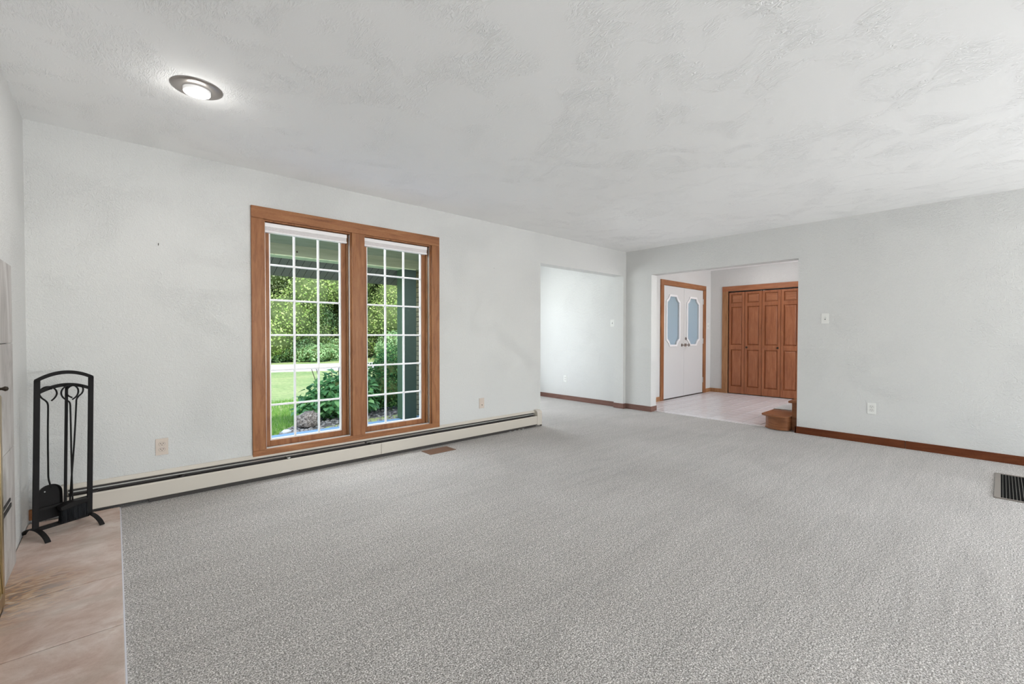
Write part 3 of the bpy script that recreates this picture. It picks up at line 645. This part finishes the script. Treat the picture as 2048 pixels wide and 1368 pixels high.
# ------------------------------------------------------------------ fireplace tool stand (local frame: x along the stand, y away from the room)
A = (-.34, 3.555); rz = math.atan2(.46187, .88695); HZ = .0175
ts = empty('fireplace_tool_stand', (A[0], A[1], HZ), rz); tag(ts, 'black wrought iron fireplace tool stand with arched top and curved feet on the hearth', 'tool stand')
def z_(v): return v-HZ
bar = [(-.011, -.004), (.011, -.004), (.011, .004), (-.011, .004)]
MB().prism([(-.006, z_(.075)), (.020, z_(.075)), (.036, z_(.902)), (.011, z_(.894))], FY, -.005, .005).build('post', M_iron, ts, .0015)
MB().prism([(.234, z_(.06)), (.259, z_(.06)), (.275, z_(.894)), (.251, z_(.902))], FY, -.005, .005).build('post', M_iron, ts, .0015)
MB().prism([(.128, z_(.17)), (.142, z_(.17)), (.156, z_(.855)), (.142, z_(.855))], FY, -.003, .003).build('middle_post', M_iron, ts, .0015)
def arc(u0, u1, zend, zmid, th, n=20):
    top = []; bot = []
    for k in range(n+1):
        t = k/n; zz = zend+(zmid-zend)*(1-(2*t-1)**2); top.append((u0+(u1-u0)*t, z_(zz))); bot.append((u0+(u1-u0)*t, z_(zz-th)))
    return top, bot
for args in ((.013, .273, .899, .941, .020), (.030, .256, .836, .868, .019)):
    tp, bt = arc(*args); n = len(tp)
    v = [(p[0], -.005, p[1]) for p in tp]+[(p[0], -.005, p[1]) for p in bt]+[(p[0], .005, p[1]) for p in tp]+[(p[0], .005, p[1]) for p in bt]
    f = []
    for i in range(n-1): f += [(i, i+1, n+i+1, n+i), (2*n+i, 3*n+i, 3*n+i+1, 2*n+i+1), (i, 2*n+i, 2*n+i+1, i+1), (n+i, n+i+1, 3*n+i+1, 3*n+i)]
    f += [(0, n, 3*n, 2*n), (n-1, 3*n-1, 4*n-1, 2*n-1)]
    MB().add(v, f).build('arched_bar', M_iron, ts)
bx('lower_bar', M_iron, ts, .012, .242, -.010, .010, z_(.058), z_(.078), .002)
bx('middle_bar', M_iron, ts, .01, .245, .004, .010, z_(.165), z_(.180), .001)
for u in (.006, .247):
    pts = [(u, -.122+.244*k/16, .001+.050*(1-((k-8)/8)**2)**.75) for k in range(17)]
    MB().sweep(pts, [(-.012, 0), (.012, 0), (.012, .006), (-.012, .006)]).build('curved_foot', M_iron, ts, .001)
MB().lathe([(0, .006), (.006, .004), (.007, 0)], 10, Matrix.Translation((.006, -.002, .054))).build('bolt', M_iron, ts)
for u in (.075, .150, .215): MB().tube([(u, .0, z_(.845)), (u, -.018, z_(.842)), (u, -.024, z_(.852))], .003, 8).build('hook', M_iron, ts)

def tool(name, lab, cat, off):
    o = empty(name, (A[0]-off*.46187*-1*-1, A[1], HZ), rz)
    o.location = (A[0]+off*.46187, A[1]-off*.88695, HZ); tag(o, lab, cat); return o
def smoothpts(pts, y, n=5):
    pts = [Vector((p[0], y, z_(p[1]))) for p in pts]; out = []
    for i in range(len(pts)-1):
        p0 = pts[max(i-1, 0)]; p1 = pts[i]; p2 = pts[i+1]; p3 = pts[min(i+2, len(pts)-1)]
        for k in range(n):
            t = k/n; out.append(.5*((2*p1)+(-p0+p2)*t+(2*p0-5*p1+4*p2-p3)*t*t+(-p0+3*p1-3*p2+p3)*t**3))
    return out+[pts[-1]]
# shovel
sh = tool('fireplace_shovel', 'black fireplace shovel with rounded pan hanging at the left of the stand', 'shovel', -.022)
MB().tube(smoothpts([(.091, .771), (.106, .787), (.115, .808), (.110, .832), (.092, .850), (.066, .852), (.047, .838), (.041, .815), (.050, .793), (.066, .775), (.075, .757), (.0765, .72), (.074, .60), (.073, .40), (.0735, .335), (.079, .300), (.083, .275)], 0), .0042, 10, (0, 1, 0)).build('handle', M_iron, sh, smooth=True)
n = 20; prof = [(.020, .098), (.019, .18), (.020, .245)]+[(.0725-.052*math.cos(math.pi*k/n), .250+.052*math.sin(math.pi*k/n)) for k in range(1, n)]+[(.125, .245), (.126, .18), (.127, .098)]
inner = [(.0725+(p[0]-.0725)*.93, .18+(p[1]-.18)*.95) for p in prof]
v = [(p[0], -.020, z_(p[1])) for p in prof]+[(p[0], 0, z_(p[1])) for p in inner]; nn = len(prof)
pan = MB().add(v, [(i, i+1, nn+i+1, nn+i) for i in range(nn-1)]+[tuple(nn+i for i in range(nn))])
po = pan.build('pan', M_iron, sh); sm = po.modifiers.new('thick', 'SOLIDIFY'); sm.thickness = .003
MB().lathe([(0, .004), (.003, .003), (.004, 0)], 8, Matrix.Translation((.055, -.004, z_(.262))) @ Matrix.Rotation(math.pi/2, 4, 'X')).build('rivet', M_alu, sh)
# brush
br = tool('fireplace_brush', 'black hearth brush with flat bristle head hanging in front of the stand', 'brush', .030)
MB().tube(smoothpts([(.160, .772), (.178, .787), (.187, .808), (.186, .832), (.173, .850), (.153, .857), (.130, .850), (.115, .832), (.112, .810), (.120, .788), (.137, .770), (.149, .752), (.151, .70), (.152, .50), (.153, .30), (.1545, .190)], 0), .0042, 10, (0, 1, 0)).build('handle', M_iron, br, smooth=True)
MB().prism([(.095, z_(.148)), (.222, z_(.160)), (.224, z_(.180)), (.158, z_(.186)), (.092, z_(.168))], FY, -.022, .022).build('brush_head', M_iron, br, .004)
mb = MB()
for k in range(420):
    u = .100+.116*rnd.random(); y = -.018+.036*rnd.random(); l = .068+rnd.random()*.014; zt = .150+(u-.1)*.09; du = (rnd.random()-.5)*.012; dy = (rnd.random()-.5)*.01
    a = rnd.random()*6.28; c, s_ = .0016*math.cos(a), .0016*math.sin(a)
    mb.add([(u-c, y-s_, z_(zt)), (u+c, y+s_, z_(zt)), (u+c+du, y+s_+dy, z_(zt-l)), (u-c+du, y-s_+dy, z_(zt-l))], [(0, 1, 2, 3)])
mb.box(.103, .213, -.014, .014, z_(.085), z_(.155))
tag(mb.build('bristles', M_brist, br), kind='stuff')
# poker
pk = tool('fireplace_poker', 'black fireplace poker crossing behind the brush handle, leaning to the right', 'poker', .012)
MB().tube(smoothpts([(.168, .781), (.150, .795), (.143, .815), (.150, .838), (.170, .852), (.195, .853), (.213, .842), (.219, .825), (.214, .803), (.197, .785), (.188, .768), (.186, .74), (.180, .62), (.171, .47), (.160, .32), (.152, .20), (.150, .150)], 0), .0042, 10, (0, 1, 0)).build('shaft', M_iron, pk, smooth=True)
MB().tube(smoothpts([(.150, .17), (.150, .12), (.149, .10)], 0), .006, 8, (0, 1, 0)).tube(smoothpts([(.151, .14), (.165, .130), (.168, .115)], 0), .004, 8, (0, 1, 0)).build('hook_tip', M_iron, pk)

# ================================================================== outside
# house shell: roof, porch
def slab_between(name, m, par, pts, th):
    v = [Vector(p) for p in pts]; v2 = [p+Vector((0, 0, th)) for p in v]
    return MB().add(v+v2, [(0, 1, 2, 3), (7, 6, 5, 4)]+[(i, 4+i, 4+(i+1) % 4, (i+1) % 4) for i in range(4)]).build(name, m, par)
pr = empty('porch_roof', (0, 0, 0)); tag(pr, 'green painted porch beam with dark sloping eave seen through the window top', 'porch roof')
zb = 2.130; ys_, ye = 6.15, 6.57; z0s, z1s = 2.12, 1.944
slab_between('roof_deck', M_roof, pr, [(-6, 1.0, z0s+.42*5.15+.5), (-6, ye+.02, z1s+.03), (3.54, ye+.02, z1s+.03), (3.54, 1.0, z0s+.42*5.15+.5)], .06)
slab_between('roof_deck', M_roof, pr, [(-6, -5.0, 2.6), (-6, 1.0, 4.9), (10, 1.0, 4.9), (10, -5.0, 2.6)], .06)
slab_between('roof_deck', M_roof, pr, [(3.5, 1.0, 4.85), (3.5, 6.7, 2.62), (10, 6.7, 2.62), (10, 1.0, 4.85)], .06)
bx('beam', M_green, pr, -4, 3.54, 5.95, 6.14, zb+.004, 2.29)
bx('beam_underside', M_lime, pr, -4, 3.40, 5.945, 6.15, zb-.006, zb+.004)  # pale colour paints in outdoor light on the underside, over peeling paint
slab_between('porch_ceiling', M_green, pr, [(-4, DW+T, 2.80), (-4, 5.95, 2.27), (3.54, 5.95, 2.27), (3.54, DW+T, 2.80)], .02)
bmesh_board = None
x = -1.6
while x < 3.40:
    if bmesh_board is None:
        bmesh_board = slab_between('soffit_board', M_soffit, pr, [(0, ys_, z0s), (0, ye, z1s), (.088, ye, z1s), (.088, ys_, z0s)], .02); o = bmesh_board
    else: o = bmesh_board.copy(); C.objects.link(o); o.parent = pr
    o.location = (x, 0, rnd.random()*.003); x += .094
slab_between('soffit_backing', M_lime, pr, [(-4, ys_, z0s+.022), (-4, ye, z1s+.022), (3.5, ye, z1s+.022), (3.5, ys_, z0s+.022)], .005)
for x, s_ in ((1.72, 1), (2.43, 1)):
    MB().lathe([(0, .008), (.010, .006), (.012, 0)], 10, Matrix.Translation((x, 5.95, 2.19)) @ Matrix.Rotation(math.pi/2, 4, 'X')).build('bolt_head', M_bronze, pr)
post = empty('porch_post', (3.31, 6.05, -.12)); post.location = (0, 0, 0); tag(post, 'square dark green porch post beside the brick wall', 'post')
bx('shaft', M_green2, post, 3.21, 3.41, 5.95, 6.15, -.115, zb-.007, .006)
bx('lit_side_face', mat('lit_post_green', (.055, .10, .055), .6), post, 3.195, 3.21, 5.97, 6.15, -.115, zb-.007, .003)  # lighter green panel paints in the outdoor light on the post's side face
ps = MB().box(-4, 3.55, DW+T, 6.13, -.30, -.12).build('porch_slab', M_porch); tag(ps, 'blue grey painted porch floor', kind='structure')
bk = empty('brick_wall', (0, 0, 0)); tag(bk, 'tan brick house wall at the right edge of the window view', kind='structure')
bx('mortar', M_mortar, bk, 3.56, 3.72, DW+T, 6.35, -.12, 2.6)
brick = None
for r_ in range(35):
    z = -.10+r_*.0767; y = 4.12+(.105 if r_ % 2 else 0)
    while y < 6.34:
        l = min(.2, 6.35-y)
        if y > 4.9 and l > .19:
            if brick is None: brick = MB().box(0, .03, 0, .2, 0, .066).build('brick', M_brick, bk, .004); o = brick
            else: o = brick.copy(); C.objects.link(o); o.parent = bk
            o.location = (3.54-rnd.random()*.006, y, z)
        y += .21
bx('corner_bricks', M_brick, bk, 3.545, 3.60, 6.30, 6.352, -.12, 2.6)

# ground
def gz(x, y):
    return -.16-.14*max(0, min(1, (y-6.6)/2.6))
xs_ = np.concatenate([np.linspace(-45, -2, 12), np.linspace(-1.5, 8, 30), np.linspace(9, 70, 16)]); ys2 = np.concatenate([np.linspace(6.1, 10, 20), np.linspace(10.5, 90, 30)])
V = []; F = []
for j, y in enumerate(ys2):
    for i, x in enumerate(xs_): V.append((x, y, gz(x, y)))
nx = len(xs_)
for j in range(len(ys2)-1):
    for i in range(nx-1): F.append((j*nx+i, j*nx+i+1, (j+1)*nx+i+1, (j+1)*nx+i))
lw = MB().add(V, F).build('lawn', M_lawn); tag(lw, 'sunlit green lawn beyond the porch', kind='structure')
bx('ground', M_mulch, None, -45, 70, -30, 6.2, -.45, -.31); tag(bpy.data.objects['ground'], 'soil around the house', kind='structure')
# driveway, slightly curved
def strip(name, m, pts, w_, z, th=.03):
    mb = MB(); mb.sweep([(p[0], p[1], z) for p in pts], [(-w_/2, 0), (w_/2, 0), (w_/2, th), (-w_/2, th)]); return mb.build(name, m)
dv = strip('driveway', M_drive, [(-40, 24.5), (-10, 23.2), (0, 22.0), (5, 20.8), (9, 19.6), (14, 18.6), (24, 18.2), (50, 19)], 4.3, -.30, .03); tag(dv, 'pale concrete driveway crossing the lawn', kind='structure')
# planting bed
bed = MB()
ring_ = []
def bed_y(x): return 6.16+1.75*(1-math.exp(-max(0, x-1.5)*1.15))
for k in range(40):
    t = k/39; xx_ = 1.5+3.4*t**1.3; ring_.append((xx_, bed_y(xx_)+.02*math.sin(k*1.7)))
n = len(ring_)
V = [(p[0], 6.12, gz(*p)+.014) for p in ring_]+[(p[0], (6.12+p[1])/2, -.145) for p in ring_]+[(p[0], p[1], gz(*p)+.004) for p in ring_]
F = []
for i in range(n-1): F += [(i, i+1, n+i+1, n+i), (n+i, n+i+1, 2*n+i+1, 2*n+i)]
bd = MB().add(V, F).build('planting_bed', M_mulch); tag(bd, 'dark mulched planting bed beside the porch', kind='structure')
mb = MB()
ico = bmesh.new(); bmesh.ops.create_icosphere(ico, subdivisions=1, radius=1); iv = [v.co.copy() for v in ico.verts]; ifc = [tuple(v.index for v in f.verts) for f in ico.faces]; ico.free()
for k in range(420):
    x = 1.6+2.0*rnd.random()**1.3; y = 6.16+(bed_y(x)-6.16)*.8*rnd.random(); r0 = .008+.016*rnd.random()
    mb.add([(x+v.x*r0*1.2, y+v.y*r0, -.142+v.z*r0*.7) for v in iv], ifc)
tag(mb.build('pebbles', M_peb2), 'grey pebbles scattered over the planting bed', 'pebbles', kind='stuff')
def rock(name, m, loc, size, seed, lab, cat, amp=.18, freq=3.0):
    import mathutils.noise as mn
    b = bmesh.new(); bmesh.ops.create_icosphere(b, subdivisions=4, radius=1)
    for v in b.verts:
        d = 1+amp*mn.noise(v.co*freq/2+Vector((seed, 0, 0)))+amp*.6*mn.noise(v.co*freq*1.7+Vector((0, seed, 0)))+.05*mn.noise(v.co*9)
        v.co = Vector((v.co.x*size[0]*d, v.co.y*size[1]*d, max(v.co.z, -.6)*size[2]*d))
    me = bpy.data.meshes.new(name); b.to_mesh(me); b.free(); me.materials.append(m); me.shade_smooth()
    o = bpy.data.objects.new(name, me); C.objects.link(o); o.location = loc; tag(o, lab, cat); return o
rock('porous_rock', M_rock, (2.0, 6.50, -.055), (.175, .12, .125), 3, 'rough porous brown rock lying in the bed beside the porch', 'rock', .22, 3.4)
rock('pale_stone', M_peb, (1.665, 6.27, -.125), (.06, .04, .03), 8, 'small pale flat stone at the porch edge left of the brown rock', 'stone', .12)
# near grass blades
mb = MB()
for k in range(22000):
    x = .9+3.4*rnd.random(); y = 6.25+4.2*rnd.random()**1.25
    if x > 1.5 and y < bed_y(x): continue
    z = gz(x, y); hh = .035+.04*rnd.random(); a = rnd.random()*3.14; c, s_ = .006*math.cos(a), .006*math.sin(a); dx, dy = (rnd.random()-.5)*.04, (rnd.random()-.5)*.04
    mb.add([(x-c, y-s_, z-.005), (x+c, y+s_, z-.005), (x+dx, y+dy, z+hh)], [(0, 1, 2)])
def raw(mb, name, m, parent=None):
    me = bpy.data.meshes.new(name); me.from_pydata(mb.v, [], mb.f); me.materials.append(m); o = bpy.data.objects.new(name, me); C.objects.link(o)
    if parent: o.parent = parent
    return o
tag(raw(mb, 'grass', M_blade), 'short green grass growing at the near lawn edge', 'grass', kind='stuff')

# leaf clouds
def leafcloud(lumps, n, size, seed, shape='diamond', droop=.3, shell=.35):
    R = np.random.RandomState(seed); wts = np.array([l[3]**2 for l in lumps]); wts = wts/wts.sum(); idx = R.choice(len(lumps), n, p=wts)
    L_ = np.array([l[:3] for l in lumps])[idx]; rad = np.array([l[3] for l in lumps])[idx]; sq = np.array([l[4] if len(l) > 4 else 1. for l in lumps])[idx]
    d = R.normal(size=(n, 3)); d /= np.linalg.norm(d, axis=1)[:, None]
    rr = rad*(1-shell*R.rand(n)**1.6)*(1+.18*np.sin(d[:, 0]*7+d[:, 2]*5))
    p = L_+d*rr[:, None]*np.stack([np.ones(n), np.ones(n), sq], 1)
    nrm = d+R.normal(size=(n, 3))*.55; nrm[:, 2] += .35; nrm /= np.linalg.norm(nrm, axis=1)[:, None]
    tmp = R.normal(size=(n, 3)); a = np.cross(nrm, tmp); a /= np.linalg.norm(a, axis=1)[:, None]; a[:, 2] -= droop; a /= np.linalg.norm(a, axis=1)[:, None]; b = np.cross(nrm, a)
    s_ = size*(.6+.8*R.rand(n))[:, None]
    v = np.stack([p-a*s_*.5, p+b*s_*.34+nrm*s_*.08, p+a*s_*.5, p-b*s_*.34+nrm*s_*.08], 1).reshape(-1, 3)
    me = bpy.data.meshes.new('leaves'); me.vertices.add(4*n); me.vertices.foreach_set('co', v.ravel())
    me.loops.add(4*n); me.loops.foreach_set('vertex_index', np.arange(4*n, dtype=np.int32)); me.polygons.add(n)
    me.polygons.foreach_set('loop_start', np.arange(0, 4*n, 4, dtype=np.int32)); me.polygons.foreach_set('loop_total', np.full(n, 4, dtype=np.int32)); me.update(); return me
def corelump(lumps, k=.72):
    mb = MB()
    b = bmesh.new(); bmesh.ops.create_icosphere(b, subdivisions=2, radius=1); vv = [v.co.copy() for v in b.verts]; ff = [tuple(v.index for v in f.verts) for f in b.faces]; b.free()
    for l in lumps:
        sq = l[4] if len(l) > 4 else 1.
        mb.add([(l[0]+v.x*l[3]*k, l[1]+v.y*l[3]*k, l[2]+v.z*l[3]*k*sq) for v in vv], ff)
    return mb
def treekind(seed, h, w_, n, size, m):
    R = random.Random(seed); lumps = []
    for k in range(26):
        t = R.random(); a = R.random()*6.28; rad = w_*(.35+.65*math.sin(math.pi*min(1, .12+t*.85)))*R.random()**.5
        lumps.append((rad*math.cos(a)*.8, rad*math.sin(a)*.8, .7+t*(h-1.8), w_*(.26+.22*R.random())))
    me = leafcloud(lumps, n, size, seed); me.materials.append(m)
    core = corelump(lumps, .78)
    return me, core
kinds = []
for i, (seed, h, w_, m) in enumerate(((11, 9.0, 3.1, M_leafA), (23, 8.5, 2.9, M_leafB), (37, 8.0, 3.0, M_leafC), (5, 9.5, 3.3, M_leafA))):
    me, core = treekind(seed, h, w_, 36000, .10, m)
    kinds.append((me, core, h))
cores = []
trunkme = None
tspots = [(5.2, 28.0, 2), (7.0, 26.8, 0), (9.3, 28.4, 1), (11.3, 27.0, 3), (13.4, 26.4, 2), (16.0, 27.6, 1),
          (2.6, 29.5, 1), (-.8, 28.5, 0), (-4.8, 29.5, 3), (-9, 30, 2), (19.6, 28.5, 3), (23.5, 29.0, 2), (28, 30, 0), (33, 31, 1),
          (7.2, 33.8, 3), (11.6, 33.6, 0), (16.4, 33.8, 3), (2.2, 34.4, 0), (5, 39, 1), (9.5, 39, 2), (14, 39, 0), (18.5, 39, 1), (0, 39, 3), (22.5, 37, 0)]
tlab = ['olive green tree at the left edge of the left window pane', 'yellow green tree filling the left column of the left window', 'blue green tree in the middle of the left window', 'bright yellow green tree in the right column of the left window',
        'olive tree filling the left column of the right window', 'blue green tree in the middle column of the right window beside the green post']
protoparts = {}
for i, (x, y, k) in enumerate(tspots):
    t = empty('tree', (x, y, -.3), rnd.random()*6.28); sc = 1.0+.25*rnd.random(); t.scale = (sc, sc, sc*(1.0 if y < 36 else 1.35))
    if i < 6: tag(t, tlab[i], 'tree', 'trees beyond the driveway')
    else: tag(t, 'leafy tree of the wood hidden behind the window wall or nearer trees', 'tree', 'outer trees of the wood')
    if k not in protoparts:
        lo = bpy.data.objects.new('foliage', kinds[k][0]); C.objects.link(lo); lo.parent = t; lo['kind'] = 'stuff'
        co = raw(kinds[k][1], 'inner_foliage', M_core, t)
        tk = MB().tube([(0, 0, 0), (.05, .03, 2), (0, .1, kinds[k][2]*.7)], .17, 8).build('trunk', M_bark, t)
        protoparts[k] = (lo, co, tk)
    else:
        for o in protoparts[k]:
            c = o.copy(); C.objects.link(c); c.parent = t
# understory in front of the trees
ume = leafcloud([(0, 0, .5, .75, .8), (.8, .2, .45, .65, .8), (-.8, .1, .4, .6, .8), (.2, -.3, .35, .6, .7)], 6000, .085, 77); ume.materials.append(M_leafB)
uc = corelump([(0, 0, .5, .75, .8), (.8, .2, .45, .65, .8), (-.8, .1, .4, .6, .8), (.2, -.3, .35, .6, .7)], .75)
first = None
for i, (x, y) in enumerate([(5.6, 26.0), (7.4, 25.2), (9.4, 25.8), (12.0, 23.6), (13.6, 24.0), (15.3, 24.5), (3.4, 26.5), (1.0, 26.8)]):
    t = empty('shrub', (x, y, -.3), rnd.random()*6.28); t.scale = (1.2, 1.2, 1.1 if i < 3 else 1.5); tag(t, ('%s low green shrub at the wood edge, seen through the %s window' % (('leftmost', 'middle', 'rightmost')[i % 3], 'left' if i < 3 else 'right')) if i < 6 else 'low green shrub of the wood edge outside the window view', 'shrub', 'shrubs at the wood edge, %s window' % ('left' if i < 3 else 'right') if i < 6 else 'shrubs outside the window view')
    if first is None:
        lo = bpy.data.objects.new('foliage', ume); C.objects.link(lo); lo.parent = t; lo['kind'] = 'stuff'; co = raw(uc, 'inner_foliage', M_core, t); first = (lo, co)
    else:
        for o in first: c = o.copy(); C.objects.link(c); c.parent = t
# hydrangea beside the porch: single large leaves
hy_ = empty('hydrangea_bush', (2.66, 7.05, -.16)); tag(hy_, 'leafy hydrangea bush with large green leaves behind the brown rock', 'bush')
def leafmesh(l, w_):
    b = MB(); n = 6; V = []; 
    for k in range(n+1):
        t = k/n; ww = w_*math.sin(math.pi*t**.8)*.5*(1-.15*t); zc = -.25*l*t*t
        V += [(-ww, l*t, zc+.18*ww), (0, l*t, zc-.06*ww), (ww, l*t, zc+.18*ww)]
    F = []
    for k in range(n): F += [(3*k, 3*k+1, 3*k+4, 3*k+3), (3*k+1, 3*k+2, 3*k+5, 3*k+4)]
    me = bpy.data.meshes.new('leaf'); me.from_pydata(V, [], F); me.shade_smooth(); return me
M_hl = bpy.data.materials.new('hydrangea_leaf'); M_hl.use_nodes = True; _t = M_hl.node_tree; _t.nodes.clear()
_o = _t.nodes.new('ShaderNodeOutputMaterial'); _d = _t.nodes.new('ShaderNodeBsdfPrincipled'); _d.inputs['Roughness'].default_value = .45; _tr = _t.nodes.new('ShaderNodeBsdfTranslucent'); _mx = _t.nodes.new('ShaderNodeMixShader'); _mx.inputs[0].default_value = .3
_oi = _t.nodes.new('ShaderNodeObjectInfo'); _rc = ramp(M_hl, _oi.outputs['Random'], [(0, (.09, .23, .10)), (.5, (.17, .38, .15)), (1, (.30, .54, .22))])
_t.links.new(_rc, _d.inputs['Base Color']); _t.links.new(_rc, _tr.inputs[0]); _t.links.new(_d.outputs[0], _mx.inputs[1]); _t.links.new(_tr.outputs[0], _mx.inputs[2]); _t.links.new(_mx.outputs[0], _o.inputs[0])
lm = leafmesh(.122, .082); lm.materials.append(M_hl)
hl = [(0, 0, .38, .36, .95), (-.26, .05, .28, .30, .9), (.26, .05, .40, .33, .95), (-.44, -.02, .16, .20, .9), (-.1, -.15, .22, .30, .8), (.22, -.15, .25, .30, .8)]
R = random.Random(9)
for k in range(300):
    l = R.choice(hl); th = R.uniform(math.pi*.95, math.pi*2.05) if R.random() < .8 else R.random()*6.28; ph = R.uniform(-.35, 1.35)
    d = Vector((math.cos(th)*math.cos(ph), math.sin(th)*math.cos(ph), math.sin(ph)))
    p = Vector(l[:3])+Vector((d.x*l[3], d.y*l[3], d.z*l[3]*l[4]))*R.uniform(.88, 1.08)
    o = bpy.data.objects.new('leaf', lm); C.objects.link(o); o.parent = hy_
    if p.z < .03: p.z = .03+R.random()*.1
    o.location = p; s_ = R.uniform(.75, 1.15); o.scale = (s_, s_, s_)
    fwd = (d*.7+Vector((R.uniform(-.6, .6), R.uniform(-.6, .6), R.uniform(-.7, .1)))).normalized(); upv = (d*.5+Vector((0, 0, 1))+Vector((R.uniform(-.3, .3), R.uniform(-.3, .3), 0))).normalized()
    sd = fwd.cross(upv).normalized(); upv = sd.cross(fwd)
    o.rotation_euler = Matrix((sd, fwd, upv)).transposed().to_euler()
me = leafcloud(hl, 2600, .09, 5, shell=.6); me.materials.append(M_leafH)
o = bpy.data.objects.new('inner_leaves', me); C.objects.link(o); o.parent = hy_; o['kind'] = 'stuff'
raw(corelump([(l[0], l[1], l[2], l[3], l[4]) for l in hl], .6), 'inner_foliage', M_core, hy_)
mb = MB()
for k in range(9): a = R.random()*6.28; mb.tube([(.05*math.cos(a), .05*math.sin(a), 0), (.3*math.cos(a), .2*math.sin(a), .35), (.45*math.cos(a), .25*math.sin(a), .78)], .006, 5)
mb.build('stems', M_bark, hy_)
# dark small-leaved shrubs outside the right-hand pane
sl = [(0, 0, .38, .42, 1.0), (.45, .1, .42, .45, 1.0), (.1, .1, .70, .36, .8), (.55, .15, .75, .34, .8), (-.25, .1, .28, .3, .9)]
me = leafcloud(sl, 7000, .045, 15, shell=.45); me.materials.append(M_leafD)
cr = corelump(sl, .62)
for i, (x, y, sx, lab) in enumerate(((3.55, 7.3, 1.0, 'dark small-leaved shrub outside the right pane beside the green post'), (4.5, 8.3, 1.15, 'dark shrub farther from the porch behind the green post'))):
    t = empty('evergreen_shrub', (x, y, gz(x, y)), i*1.3); t.scale = (sx, sx, sx); tag(t, lab, 'shrub')
    o = bpy.data.objects.new('foliage', me); C.objects.link(o); o.parent = t; o['kind'] = 'stuff'; raw(cr, 'inner_foliage', M_core, t)
